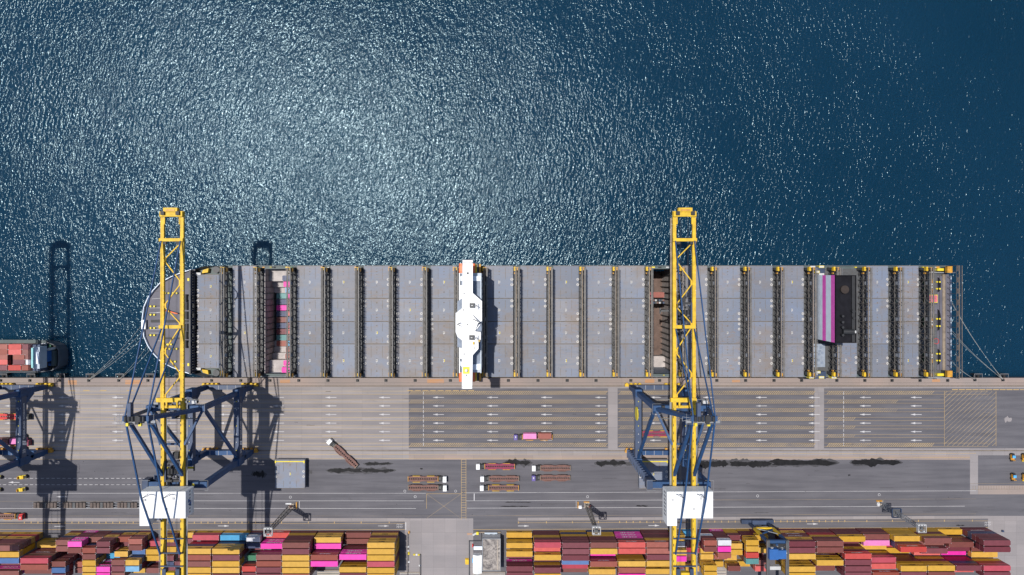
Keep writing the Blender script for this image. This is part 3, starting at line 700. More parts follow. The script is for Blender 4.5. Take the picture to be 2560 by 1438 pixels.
# ---------------------------------------------------------------- containers
CW,CHT=2.42,2.57
def cont_mesh(L,nm):
    m=MB(); Wd=CW; h=CHT; p=M['c_Y']; e=.05
    m.box(-L/2+e,L/2-e,-Wd/2+e,Wd/2-e,.1,h-.04,p)
    for sx in(-1,1):
        for sy in(-1,1):
            x=sx*(L/2-.09); y=sy*(Wd/2-.09); m.box(x-.09,x+.09,y-.09,y+.09,.12,h-.12,p)
    for sy in(-1,1):
        m.box(-L/2+.1,L/2-.1,sy*(Wd/2-.05)-.05,sy*(Wd/2-.05)+.05,h-.12,h-.01,p); m.box(-L/2+.1,L/2-.1,sy*(Wd/2-.06)-.06,sy*(Wd/2-.06)+.06,0.02,.16,p)
    for sx in(-1,1): m.box(sx*(L/2-.06)-.06,sx*(L/2-.06)+.06,-Wd/2+.1,Wd/2-.1,h-.13,h-.005,p)
    for sx in(-1,1):
        for sy in(-1,1):
            for z in(0,h-.12): m.box(sx*(L/2-.1)-.1,sx*(L/2-.1)+.1,sy*(Wd/2-.09)-.09,sy*(Wd/2-.09)+.09,z,z+.13,M['pale'])
    for y in(-.75,-.25,.25,.75): m.box(L/2-.05,L/2+.0,y-.04,y+.04,.15,h-.15,M['grey'])
    return m.mesh(nm)
CM={}
def container(code,L,loc,label,group,name='shipping_container',rz=0,ch=2.59):
    key=round(L,2)
    if key not in CM: CM[key]=cont_mesh(L,'shipping_container')
    o=mobj(name,CM[key],None,loc,rz)
    o.material_slots[0].link='OBJECT'; o.material_slots[0].material=M['c_'+code]
    if ch!=2.59:o.scale=(1,1,ch/2.59)
    tag(o,label,'container',group); return o
# hold containers
Lf=6.0
hz={4:'T',5:'N',6:'P',7:'N',8:'B',9:'N',10:'M',11:'K',12:'S'}
left=dict(hz); left[9]='N'; left[11]='T'
right={1:'N',2:'P',3:'L',4:'P',5:'D',6:'D',7:'O',8:'K',9:'R',10:'O',11:'D',12:'C',13:'S',14:'S',15:'P',16:'P'}
lz={i:9.2 for i in range(4,13)}
for i,c in left.items():
    o=container(c,6.0,(SO.x+X0+1.3+3.0,SO.y+rowy(i),lz[i]-2.6),'','containers in the open forward hold')
    o['label']='%s container deep in the forward hold, %s row from the seaward side'%(CN[c],['first','second','third','fourth','fifth','sixth','seventh','eighth','ninth'][i-4])
ordn=['first','second','third','fourth','fifth','sixth','seventh','eighth','ninth','tenth','eleventh','twelfth','thirteenth','fourteenth','fifteenth','sixteenth','seventeenth']
for i,c in right.items():
    z={1:17,2:15.5,3:13,13:12,14:13,15:15.5,16:18}.get(i,9.4)
    o=container(c,4.2,(SO.x+X1-2.35,SO.y+rowy(i),z-2.6),'','containers in the open forward hold')
    o['label']='small %s container at the aft end of the forward hold, %s from sea'%(CN[c].split()[-1],ordn[i-1])
# open hold 2
X0b,X1b=hx[1]
M['holdbrown']=paint('hold_floor_brown',(.13,.085,.07),.8,.3,.3,.5)
yS2,yN2=hold(X0b,X1b,-7.5,M['cream'],True,M['holdbrown'])
m=MB(); m.box(X0b,X1b,yS2,yS2+5.2,zz(-7.5),zz(-1.5),M['cream'])
for k in range(12): m.box(X0b+.5,X0b+6.5,yS2+7+k*2.4,yS2+8.6+k*2.4,zz(-7.5),zz(-7.1)+.05*(k%3),M['holdbrown'])
m.build('hold_step',ship)
rp2=(yN2-yS2)/17
for i,(c,x,L) in enumerate((('R',1.3,2.2),('S',5.3,6.0))): container(c,L,(SO.x+X0b+x+.3,SO.y+yN2-rp2*4.3,9.2),'%s container high in the after hold, seaward of its neighbour'%CN[c],'containers in the open after hold')
o=container('O',2.4,(SO.x+X0b+1.5,SO.y+yN2-rp2*5.4,8.6),'coral red container in the after hold beside the dark machinery','containers in the open after hold')
m=MB(); 
for k in range(14): 
    xx=SO.x+X0b+3.2+(k%7)*.9; yy2=SO.y+yN2-rp2*5.4+(-.6 if k<7 else .5); m.box(xx-.35,xx+.35,yy2-.4,yy2+.4,8.6,10+(k*37%5)*.3,[M['darksteel'],M['slate'],M['steel'],M['brownframe'],M['pale']][k%5])
m.box(SO.x+X0b+2.9,SO.x+X0b+9.2,SO.y+yN2-rp2*5.4-1.1,SO.y+yN2-rp2*5.4+1.1,8.4,8.7,M['darksteel'])
tag(m.build('flat_rack_load'),'open flat rack loaded with dark machinery in the after hold','machinery')
# coaming rims of the holds
m=MB()
for (a,b) in hx:
    m.box(a,b,YN-1.6,YN-1.2,zz(ZD),zz(ZH)-.2,M['deckgreen']); m.box(a,b,YS_+1.2,YS_+1.6,zz(ZD),zz(ZH)-.2,M['deckgreen'])
m.build('hatch_coaming',ship)

# accommodation block
ac=MB(); Z1=41.5
xl,xr_=sp(1148.5,0,Z1)[0],sp(1203,0,Z1)[0]; ya,yb_=sp(0,932,Z1)[1],sp(0,683,Z1)[1]
ac.box(xl,xr_,ya+1.5,yb_-1.5,zz(ZD),zz(Z1),M['shipwhite'])
ac.rect(xl,xr_,ya+1.5,yb_-1.5,zz(Z1)+.02,M['deckblue'])
for z in (26,29.2,32.4,35.6,38.8):
    y=ya+3
    while y<yb_-3:
        for xx,s in((xl,-1),(xr_,1)): ac.box(xx,xx+s*.04,y,y+.8,zz(z),zz(z)+.8,M['glass'])
        y+=2.6
ac.build('accommodation_block',ship)
dl=MB()
t=.35
dl.box(xl-.1,xl+t,ya,yb_,zz(Z1),zz(Z1)+1.2,M['shipwhite']); dl.box(xr_-t,xr_+.1,ya,yb_,zz(Z1),zz(Z1)+1.1,M['fungrey'])
dl.box(xl,xr_,yb_-3.2,yb_-1.2,zz(Z1)+.03,zz(Z1)+.5,M['funlight']); dl.box(xl,xr_,yb_-1.2,yb_,zz(ZD),zz(Z1)-1,M['fungrey']); dl.box(xl,xr_,ya,ya+1.2,zz(ZD),zz(Z1)-1,M['fungrey'])
dl.prism([(xl,ya+3.4),(xl,ya+5.4),(xl+2.5,ya+3.0),(xr_,ya+3.8),(xr_,ya+1.4),(xl+2.5,ya+1.0)],zz(Z1)+.03,zz(Z1)+.5,M['funlight'])
dl.box(xl+.5,xl+2.0,ya+6,yb_-5,zz(Z1)+.05,zz(Z1)+2.2,M['shipwhite'])
dl.build('open_deck',ship)
# funnel-like dark decks either side + blue wing decks
wd=MB(); Zb=44.6
def poly(pts,z): return [sp(x,y,z) for x,y in pts]
wd.prism(poly([(1143.5,754),(1160,742),(1190,742),(1203,760),(1203,850),(1190,872),(1160,872),(1143.5,868)],Zb),zz(Z1),zz(Zb),M['shipwhite'],M['deckblue'])
wd.build('bridge_house',ship)
ZW=47.5
roof=[(1156.4,650),(1182,650),(1182,732.7),(1205,752.7),(1205,802.8),(1195,808),(1188,828),(1202,830),(1202,850),(1196.5,855),(1196.5,871.7),(1182,888),(1180.7,972),(1154.7,972),(1155,851.6),(1143,841.6),(1139,830),(1139,782.8),(1155,770)]
rf=MB(); rf.prism(poly(roof,ZW),zz(ZW)-1.1,zz(ZW),M['shipwhite']); 
rf.prism(poly([(1157.5,655),(1181,655),(1181,658.2),(1157.5,658.2)],ZW),zz(ZW),zz(ZW)+.35,M['pale']); rf.prism(poly([(1156,965),(1180,965),(1180,967),(1156,967)],ZW),zz(ZW),zz(ZW)+.3,M['pale'])
rf.build('bridge_wing_roof',ship)
rt=MB()
pp=poly(roof,ZW)
for a_,b_ in zip(pp,pp[1:]+pp[:1]): rt.bar((a_[0],a_[1],zz(ZW)+.6),(b_[0],b_[1],zz(ZW)+.6),.07,.07,M['grey'])
rt.build('roof_railing',ship)
for px,py in ((1180.5,763.5),(1179.5,843.5)):
    m=MB(); x,y=sp(px,py,ZW); m.box(x-1,x+1,y-.9,y+.9,zz(ZW),zz(ZW)+1.4,M['steel']); m.cyl((x+1.6,y,zz(ZW)),(x+1.6,y,zz(ZW)+6),.18,M['grey'],6)
    m.bar((x+1.6,y-1.6,zz(ZW)+5),(x+1.6,y+1.6,zz(ZW)+5),.18,.25,M['shipwhite']); m.bar((x+1.6,y-1.1,zz(ZW)+3.5),(x+1.6,y+1.1,zz(ZW)+3.5),.15,.15,M['grey']); m.bar((x+1.2,y,zz(ZW)+5.8),(x+3.2,y-.4,zz(ZW)+5.8),.15,.15,M['grey']); m.box(x-.3,x+.3,y-.1,y+.1,zz(ZW)+1.4,zz(ZW)+1.5,M['shipwhite']); m.build('radar_mast',ship)
m=MB(); x,y=sp(1192,796,ZW); m.bar((x-1.4,y+1.2,zz(ZW)+.3),(x+1.2,y-1.5,zz(ZW)+3),.35,.3,M['grey']); m.bar((x-1.6,y-.2,zz(ZW)+.3),(x+.6,y-1.2,zz(ZW)+2.5),.25,.25,M['steel'])
x,y=sp(1143,811,ZW); m.bar((x,y,zz(ZW)),(x+1.5,y+.8,zz(ZW)+1.8),.2,.2,M['steel']); m.bar((x,y,zz(ZW)),(x+1.5,y-.6,zz(ZW)+1.8),.2,.2,M['steel']); x,y=sp(1195,818,ZW); m.box(x-1.2,x+1.4,y-1.6,y+1.2,zz(ZW)-1.4,zz(ZW)-.9,M['deckblue']); m.bar((x-.6,y-.8,zz(ZW)-.3),(x+.8,y+1.1,zz(ZW)-.1),.35,.3,M['shipwhite']); x,y=sp(1169,683,ZW); m.box(x-.35,x+.35,y-.35,y+.35,zz(ZW),zz(ZW)+.6,M['steel']); m.build('signal_mast',ship)
for px,py in ((1160,733),(1159,775),(1168,811),(1160,885),(1166,938),(1185,870)):
    m=MB(); x,y=sp(px,py,ZW); m.box(x-.2,x+.2,y-.2,y+.2,zz(ZW),zz(ZW)+.5,M['steel']); m.build('roof_vent',ship)
m=MB(); x,y=sp(1166,926,ZW); m.box(x-1.4,x+1.3,y-1.4,y+1.4,zz(ZW),zz(ZW)+.12,M['fyellow']); m.build('yellow_pad',ship)
def sphere(mb,c,r,mat,n=12):
    vs=[];fs=[]
    for i in range(n//2+1):
        th=math.pi*i/(n//2)
        for j in range(n): vs.append((c[0]+r*math.sin(th)*math.cos(2*math.pi*j/n),c[1]+r*math.sin(th)*math.sin(2*math.pi*j/n),c[2]+r*math.cos(th)))
    for i in range(n//2):
        for j in range(n): fs.append((i*n+j,(i+1)*n+j,(i+1)*n+(j+1)%n,i*n+(j+1)%n))
    mb.add(vs,fs,mat)
m=MB(); sphere(m,(x,y,zz(ZW)+.75),.65,M['shipwhite']); m.build('satellite_dome',ship)
m=MB(); x,y=sp(1184,858,ZW); m.box(x-.3,x+.3,y-.5,y+.5,zz(ZW),zz(ZW)+.8,M['yellow']); x,y=sp(1198,852,ZW); m.box(x-.3,x+.3,y-.4,y+.4,zz(ZW),zz(ZW)+.6,M['yellow']); m.build('yellow_locker',ship)
for py in (672,941):
    for px in (1153,1183):
        m=MB(); x,y=sp(px,py,32); m.cyl((x,y-2.2,zz(32)),(x,y+2.2,zz(32)),.95,M['lifeboat'],10); m.box(x-.6,x+.6,y-1.2,y+1.2,zz(32)+.5,zz(32)+1.2,M['lifeboat']); m.build('lifeboat',ship)
    for k,px in enumerate((1189,1195,1199)):
        m=MB(); x,y=sp(px,py,30); m.box(x-.5,x+.5,y-2,y+2,zz(ZD),zz(30),[M['fyellow'],M['steel'],M['orange']][k]); m.build('davit',ship)
# funnel casing
fx0,fx1=WX(2087,40.5)-SO.x,WX(2137.5,40.5)-SO.x; fy0,fy1=WY(857,40.5)-SO.y,WY(688,40.5)-SO.y
fn=MB()
for z0,z1,mt in ((ZH-2.2,25.7,'fungrey'),(25.7,29.6,'funlight'),(29.6,32.7,'magenta'),(32.7,37.2,'funlight'),(37.2,40.4,'magenta')): fn.box(fx0,fx1,fy0,fy1,zz(z0),zz(z1),M[mt])
fn.build('funnel',ship)
ft=MB(); ft.box(fx0,fx1,fy0,fy1,zz(40.4),zz(40.5),M['black'])
for a_,b_,c_,d_ in ((fx0,fx0+.25,fy0,fy1),(fx1-.25,fx1,fy0,fy1),(fx0+.25,fx1-.25,fy0,fy0+.25),(fx0+.25,fx1-.25,fy1-.25,fy1)): ft.box(a_,b_,c_,d_,zz(40.5),zz(41.6),M['black'])
ft.box(fx1-1.6,fx1-.3,fy0+.3,fy1-.3,zz(40.5),zz(41.2),M['darksteel'])
ft.build('funnel_top',ship)
M['soot']=paint('soot_brown',(.03,.02,.016),.8,.3,.5)
for px,py,r_,hgt in ((2109,724,1.7,1.2),(2102,790,.5,2),(2102,805,.5,2),(2102,818,.5,2),(2102,837,.5,2),(2130,778,.7,1.5),(2131,795,.5,1.5)):
    m=MB(); x,y=sp(px,py,40.5); m.cyl((x,y,zz(40.5)),(x,y,zz(40.5)+hgt),r_,M['soot'] if r_>1 else M['darksteel'],14); m.build('exhaust_pipe',ship)
m=MB(); x,y=sp(2116,829,40.5); m.cyl((x-2,y,zz(41.5)),(x+2.4,y-.1,zz(41.8)),1.1,M['darksteel'],12); m.box(x+2.3,x+3,y-.5,y+.5,zz(41),zz(42.6),M['pale']); m.build('exhaust_pipe',ship)
# deck at the funnel bay
m=MB()
xq0,yq0=sp(2031,918,ZH); xq1,yq1=sp(2063,860,ZH); M['paledeck']=paint('pale_blue_deck',(.25,.29,.35),.6,.2,.5,.1); m.box(xq0,xq1,yq0,yq1,zz(ZD),zz(ZH)-.1,M['paledeck'])
rr=random.Random(5)
for k in range(9): a_=rr.uniform(xq0+1,xq1-1); b_=rr.uniform(yq0+1,yq1-1); m.box(a_-.5,a_+.5,b_-.5,b_+.5,zz(ZH)-.1,zz(ZH)+.02*k,M['deckblue'])
m.build('engine_casing_deck',ship); m=MB()
xq0,yq0=sp(2031,690,ZH); xq1,yq1=sp(2063,668,ZH)
m.box(xq0,xq1,yq0,yq1,zz(ZD),zz(ZH)-.5,M['foredeck']); m.build('engine_casing_deck',ship)
for px,py,c_ in ((2041,680,'fyellow'),(2052,667,'fyellow'),(2043,930,'fyellow'),(2052,943,'fyellow'),(2030,668,'pale'),(2052,686,'pale'),(2036,934,'pale'),(2083,943,'fyellow'),(2027,943,'fyellow')):
    m=MB(); x,y=sp(px,py,ZH); m.box(x-1.1,x+1.1,y-.5,y+.5,zz(ZD),zz(ZH)+.8,M[c_]); m.box(x-.9,x+.9,y-.35,y+.35,zz(ZH)+.8,zz(ZH)+.9,M['pale']); m.build('deck_locker',ship)
m=MB(); x,y=sp(2050,938,ZH); m.box(x-2.5,x+2.5,y-1.6,y+1.6,zz(ZD),zz(ZH)+.3,M['navy']); m.build('deck_store',ship); m=MB(); x,y=sp(2050,674,ZH); m.box(x-2,x+2,y-1.5,y+1.2,zz(ZD),zz(ZH)+.3,M['navy'])
m.build('deck_store',ship)
# stern mooring deck
ZS=17.0
m=MB()
def sb(px0,px1,py0,py1,z0,z1,mat): 
    a_=sp(px0,py0,z1);b_=sp(px1,py1,z1); m.box(a_[0],b_[0],b_[1],a_[1],zz(z0),zz(z1),mat)
sb(2320,2357,690,923,ZD-1,ZD+.2,M['steel']); sb(2342,2376,690,925,ZD-.5,ZD+.3,M['foredeck']); 
sb(2356.5,2363.5,686,928,ZD,ZD+.8,M['timber']); sb(2364,2372,686,928,ZD,ZD+.7,M['foredeck']); sb(2349.5,2356,690,925,ZD,ZD+.6,M['foredeck'])
sb(2372,2379,690,925,ZD-1,ZD+.1,M['fungrey']); sb(2325,2342,762,785,ZD,ZD+.5,M['foredeck'])
m.build('stern_deck',ship)
m=MB(); sb(2311,2344,737,757,ZD+.2,ZD+.6,M['fyellow']); sb(2311.6,2343.4,738.5,755.5,ZD+.6,ZD+.7,M['pinkdeck']); m.build('pink_platform',ship)
for yc_,hh_ in ((712,19),(800,27),(892,20)):
    m=MB(); vsx=[]
    for i in range(13):
        t_=-1+2*i/12; vsx.append(sp(2344+7*math.sqrt(max(0,1-t_*t_)),yc_+hh_*t_,ZD+.35))
    vsx=[sp(2343.5,yc_+hh_,ZD+.35),sp(2343.5,yc_-hh_,ZD+.35)]+vsx
    m.prism(vsx,zz(ZD)+.6,zz(ZD)+.68,M['black']); m.build('mooring_opening',ship)
for py in (705,722,797,815,884,901):
    m=MB(); x_=sp(2339,py,ZD)[0]; x2_,y=sp(2346,py,ZD); m.box(x_-.6,x2_+.6,y-.5,y+.5,zz(ZD)+.3,zz(ZD)+.4,M['steel'])
    for px in(2339,2346): x,y=sp(px,py,ZD); m.cyl((x,y,zz(ZD)+.3),(x,y,zz(ZD)+1.1),.36,M['fyellow'],10)
    m.build('mooring_bitts',ship)
for py in (681,711,718,804,811,887,893): m=MB(); x,y=sp(2326,py,ZD); m.cyl((x,y,zz(ZD)+.2),(x,y,zz(ZD)+1.1),.38,M['pale'],8); m.build('mooring_post',ship)
for py in (703,727,801,815,889,903):
    m=MB()
    for px in (2312,2328): x,y=sp(px,py,ZD); m.box(x-.15,x+.15,y-.9,y+.9,zz(ZD)+.2,zz(ZD)+1,M['orange'])
    x,y=sp(2309,py,ZD); m.cyl((x,y-1.2,zz(ZD)+1),(x,y+1.2,zz(ZD)+1),.8,M['greenpaint'],10); x2_=sp(2328,py,ZD)[0]; m.box(x-.6,x2_,y-.3,y+.3,zz(ZD),zz(ZD)+.5,M['steel'])
    m.build('mooring_winch',ship)
m=MB(); x,y=sp(2339,853,ZD)
m.ring(x,y,zz(ZD)+.3,1.3,.2,.15,M['redpaint'],14); m.build('red_hose',ship)
for py in (674,936):
    m=MB(); x,y=sp(2381,py,ZD+6); m.box(x-1.5,x+.7,y-1.4,y+1.4,zz(ZD)+3.5,zz(ZD)+5,M['orange']); m.box(x-1.1,x+.4,y-1.1,y+1.1,zz(ZD),zz(ZD)+3.5,M['steel']); m.box(x+.7,x+1.1,y-1,y+.8,zz(ZD),zz(ZD)+4.2,M['timber']); x,y=sp(2357,py,ZD+1); m.box(x-3,x+3,y-.6,y+.5,zz(ZD),zz(ZD)+2,M['fyellow']); m.box(x-7,x+5,y-1.6,y-1.2,zz(ZD),zz(ZD)+2,M['grey']); m.build('stern_winch_house',ship)
# outboard lattice gallery at the stern
m=MB(); zg=ZD+7; xg,_=sp(2395,0,zg); y0_,y1_=YS_+.3,YN-.2
for dx in(-.7,.7):
    for dz in(0,1.6): m.bar((xg+dx,y0_,zz(zg)+dz),(xg+dx,y1_,zz(zg)+dz),.16,.16,M['timber'] if dx>0 else M['steel'])
nn=20
for i in range(nn+1):
    y=y0_+(y1_-y0_)*i/nn
    m.bar((xg-.7,y,zz(zg)),(xg+.7,y,zz(zg)),.14,.14,M['steel'])
    if i<nn: y2=y0_+(y1_-y0_)*(i+1)/nn; m.bar((xg-.7,y,zz(zg)),(xg+.7,y2,zz(zg)),.12,.12,M['steel']); m.box(xg-.5,xg+.5,y+.2,y2-.2,zz(zg)-.1,zz(zg),M['greybrown']) if i%2 else None
    m.bar((xg-.6,y,zz(zg)),(xst-.5,y,zz(ZD)-.5),.12,.16,M['steel'])
for y in (y0_,y1_): m.bar((xg,y,zz(zg)),(xst,y,zz(ZD)),.3,.3,M['steel'])
m.build('stern_gallery',ship)
m=MB(); x,y=sp(2322,0,ZH+4); m.box(x-.4,x+.4,YS_+1.5,YN-1.5,zz(ZH)+3.8,zz(ZH)+4,M['steel'])
for i in range(19): y=YS_+2+(2*HB-4)*i/18; m.bar((x,y,zz(ZD)),(x,y,zz(ZH)+4),.15,.15,M['steel']); m.bar((x-.4,y,zz(ZH)+4),(sp(2304,0,ZH)[0],y,zz(ZH)+2),.1,.1,M['steel'])
m.build('stern_catwalk',ship)

# ---------------------------------------------------------------- small feeder ship at the left edge
fs=empty('feeder_ship',(WX(60,4),WY(890,4),-3.2)); FO=Vector(fs.location)
tag(fs,'small green feeder ship with red containers and teal bridge at left edge','ship')
def fp(px,py,z): v=W(px,py,z); return (v.x-FO.x,v.y-FO.y)
def fz(z): return z+3.2
ol=[fp(-260,854,3.5),fp(90,854,3.5),fp(118,856,3.5),(fp(140,864,3.5)),(fp(147,875,3.5)),fp(148,900,3.5),fp(146,916,3.5),fp(130,926,3.5),fp(100,930,3.5),fp(-260,931,3.5)]
m=MB(); m.prism(ol,-3,fz(2.6),M['hull'],M['darksteel']); m.build('hull',fs)
m=MB()
for a_,b_ in zip(ol,ol[1:]): m.bar((a_[0],a_[1],fz(3.2)),(b_[0],b_[1],fz(3.2)),.35 if a_[0]>fp(100,0,3)[0] else 1.6,1.2,M['hull'] if a_[0]>fp(100,0,3)[0] else M['deckgreen'])
m.build('bulwark',fs)
m=MB()
def fb(px0,px1,py0,py1,z0,z1,mat): a_=fp(px0,py0,z1);b_=fp(px1,py1,z1); m.box(a_[0],b_[0],b_[1],a_[1],fz(z0),fz(z1),mat)
fb(82,100,862,928,2.6,9,M['slate']); fb(78,84,870,920,9.05,14.4,M['aqua']); fb(82,99,868,922,9.05,14,M['fungrey']); fb(90,96,880,910,14,14.6,M['funlight']); m.build('bridge_house',fs)
m=MB(); fb(101,112,870,920,2.65,7,M['darksteel']); fb(112,118,878,905,2.65,8,M['royal']); fb(128,136,877,915,2.65,5,M['deckgreen']); fb(118,128,862,925,2.65,3.2,M['darksteel']); fb(120,127,862,870,3.2,4,M['greenpaint']); m.build('afterdeck_casing',fs)
m=MB(); x,y=fp(118,911,5); m.cyl((x-1.3,y,fz(4)),(x+1.3,y,fz(4)),.8,M['royal'],10); m.box(x-2,x-1.2,y-.7,y+.7,fz(3),fz(4.4),M['redpaint']); m.build('rescue_boat',fs)
for px,py in ((106,861),(104,924)): m=MB(); x,y=fp(px,py,6); m.cyl((x-1,y,fz(5)),(x+1,y,fz(5)),.5,M['pale'],8); m.build('life_raft',fs)
m=MB(); x,y=fp(124,873,7); m.cyl((x,y,fz(3)),(x,y,fz(8)),.6,M['pale'],8); m.bar((x,y,fz(7)),(x-3,y-1,fz(7)),.3,.3,M['pale']); m.build('deck_crane',fs)
rows_=[(861,874,[('S',-46,18.5),('O',20.5,53),('M',55,80)]),(874,887,[('S',-46,18.5),('O',20.5,53),('B',55,78)]),(887.5,899.5,[('S',-46,18.5),('S',32,61),('B',62.5,78)]),(899.5,911.5,[('O',-46,18.5),('M',32,62),('W',64,79)]),(913.5,926,[('M',-46,18),('O',20,52),('S',53.5,80)])]
zt=7.6
for ri,(y0_,y1_,cs) in enumerate(rows_):
    for ci,(c,a_,b_) in enumerate(cs):
        xa_,xb__=WX(a_,zt),WX(b_,zt); yc_=WY((y0_+y1_)/2,zt)
        container(c,xb__-xa_,((xa_+xb__)/2,yc_,zt-2.59),'%s container on the feeder ship, %s row from the sea, %s'%(CN[c],ordn[ri],['leftmost','middle of its row','nearest the teal bridge'][ci]),'containers on the small feeder ship')

# ---------------------------------------------------------------- container yard
def yg(x):
    return 1330 if x<150 else (1326.5 if x<1330 else 1325.7-(x-1330)*.007)
bays_=[ # x0,x1,tier height,rows
(-30,38,2.72,['YMYMMM','MMMMMB','YYYYYY','MMMMMM','MMMMMM']),
(39,109,2.72,['YRYMMB','YYYYYY','MMMMMK','MPPM','MMMMPB']),
(111,178.5,2.72,['','YY','MMMMDR','MMMMMS','MMMMB','MM']),
(179,213.5,2.9,['MYNB','MMMB','M','MMMMB','MMMMK','MMMMM']),
(214,248.5,2.7,['PMMPP','MMMMB','M','MM','MMS','MMB']),
(249,282.5,2.7,['MMB','MMMNS','MMMMB','YYYYY','YYYYY','YYYYY']),
(283,316.5,2.7,['NMYMM','MMMMM','M','MC','MMPMP','MMMMP']),
(317,350.5,2.6,['NYS','MM','YYYY','MMMMB','MMMMM','MMMMB']),
(351,385,2.6,['MYMS','MMMB','MMK','MMMNY','MMMML','MMY']),
(386.5,420.5,2.7,['','MR','MMY','YYY','M','MMB']),
(421,455.5,2.7,['YMY','MM','YY','YYM','MMN','MM']),
(456,490,2.6,['Y','M','MM','MM','MMM','MMM']),
(494,560.5,2.9,['YR','MRRNY','MMMMS','MMMMB','YYYYY','YYYYY']),
(562.5,629,2.9,['YC','MYNYY','MMMMM','YYYYY','YYYYY','MMMMM']),
(631,665.5,2.62,['MNW','MMN','M','MMG','MMMMO','MMMMM']),
(667,728.5,2.85,['O','MPP','MMPMB','MMMMS','MMMMM','MMMMM']),
(729.5,796,2.95,['MYMMB','MMMMM','YYYYY','YYYYY','YYYYY','MMMMS']),
(797.5,863.5,2.85,['MYY','MMP','MMPMS','MMMPP']),
(865,931,2.75,['B','B','MMMPP','','YMMYY','MMMMM']),
(932.5,999,2.95,['MYMYY','YYYYY','YYYYY','MMMMR','YYYYY','YYYYY']),
(1265,1330,2.6,['Y','YYY','YYYY','MM','MMPMM','MMMMM']),
(1331.5,1396.5,2.95,['MMYMR','MMMO','MMMDY','BBB','BBYYM','YYYYY']),
(1398,1464,2.56,['YNYMMM','MMMMMM','MMMMMM','MMMMK','MMMR','MMB']),
(1465,1530.5,2.56,['NYYMMB','MMMMMY','MMMP','MMMYMS','MM','MMYY']),
(1532,1597.5,2.56,['NPPPMO','MMMMMO','MMM','MMMYYY','MMMMMS','MMMMMP']),
(1599,1668,2.56,['MMMMYS','MMMMMS','MMMMMM','MMMMMY','MM','MMYY']),
(1669.5,1702.5,2.6,['YYY','MMW','MMMY','MMMP','MMY','MM']),
(1703.5,1737,2.6,['C','MMM','MMR','MM','M','MMY']),
(1738,1770.5,2.75,['MMWMS','MMMMB','MMY','MMY','MMYYY','YYYYY']),
(1771.5,1804.5,2.75,['PMMMW','MMMMP','MMMMS','MMS','','Y']),
(1805.5,1837.5,2.6,['YYM','MMYY','MMMY','M','Y','MYB']),
(1838.5,1870.5,2.75,['YMMYY','MMMMY','MMMMO','MMMMT','','Y']),
(1871.5,1904.5,2.75,['MMY','M','MYY','M','MMB','MMO']),
(1937,2002,2.6,['MYMMYM','MMMMMM','MMMMMY','MM','MMYYYY','YYYYYY']),
(2003.5,2068.5,2.6,['MMRYMB','MMMMMB','MM','MMYMYY','','MMB']),
(2070,2135,2.6,['MMMY','MM','MYMYMO','MMMMMM','MMMMMM','MMMMMM']),
(2136.5,2201.5,2.6,['MMB','MMQ','MY','MMYMR','MMMMO','MMMMMS']),
(2203,2266.5,2.6,['YYYY','MMMNMO','R','Y','MMMMYY','MMMMMM']),
(2268,2334,2.6,['YYMYB','MMB','MMMM','MO','MMYMYY','MMMMMB']),
(2335.5,2397,2.6,['Y','MDMB','MMM','MP','MMRRNM','MMMO']),
(2398.5,2464,2.68,['MMNMMM','MMMMMM','MMB','MMY','MMYYRR','MMMMMM'])]
lst=[]
for bi,(xa,xb,th,rws) in enumerate(bays_):
    for ri,s in enumerate(rws):
        prev=len(rws[ri-1])*th if ri else 0
        for t_,c in enumerate(s):
            topm=(t_==len(s)-1)
            north=(t_+1)*th>prev+.4
            # side exposure toward the nadir
            side=False
            nb=None
            if xb<NX: nb=bays_[bi+1] if bi+1<len(bays_) and bays_[bi+1][0]-xb<8 else None
            else: nb=bays_[bi-1] if xa-bays_[bi-1][1]<8 else None
            nh=0
            if nb: nh=len(nb[3][ri])*nb[2] if ri<len(nb[3]) else 0
            if (t_+1)*th>nh+1.5 and abs((xa+xb)/2-NX)>250: side=True
            Yw=WY(yg(xa))-2.84*ri-1.21
            pyt=NY-Yw*F/(H-(t_+1)*th)
            if pyt-8>1440: continue
            sc=(100 if topm else 0)+(30 if north else 0)+(8 if side else 0)
            sc+=(12 if (north and c in 'PQOWCT') else 0)+(10 if north and c=='Y' else 0)
            sc+= (8 if side and not north else 0)+(6 if (side and abs((xa+xb)/2-NX)>700) else 0)
            if pyt<1430: sc+=5
            lst.append((sc if (topm or north or side) else 0,bi,ri,t_,c))
vis=[q for q in lst if q[0]>0]
vis.sort(key=lambda q:-q[0])
print('containers visible',len(vis),'all',len(lst))
keep=set((q[1],q[2],q[3]) for q in vis[:300]); rest=[q for q in vis[300:]]+[q for q in lst if q[0]==0 and q[2]==0]
def bayname(bi):
    if bi<=19: return 'bay %d left of concrete lane'%(20-bi)
    if bi<=32: return 'bay %d right of flat roof'%(bi-19)
    return 'bay %d right of yard crane'%(bi-32)
def shade(c): return CN[c]
stuff=MB()
def cgeom(bi,ri,t_):
    xa,xb,th,rws=bays_[bi]
    x0,x1=WX(xa),WX(xb); jr=random.Random(bi*131+ri*17+t_)
    return (x0+x1)/2+jr.uniform(-.06,.06),WY(yg(xa))-2.84*ri-1.21+jr.uniform(-.04,.04),t_*th,(x1-x0-.25),th
for sc,bi,ri,t_,c in rest:
    x,y,z,L,th=cgeom(bi,ri,t_); stuff.box(x-L/2,x+L/2,y-1.2,y+1.2,z+.05,z+th-.03,M['c_'+c])
o=stuff.build('stacked_containers'); o['kind']='stuff'
o['label']='lower containers half hidden inside the yard stacks'; o['category']='containers'
lt={}
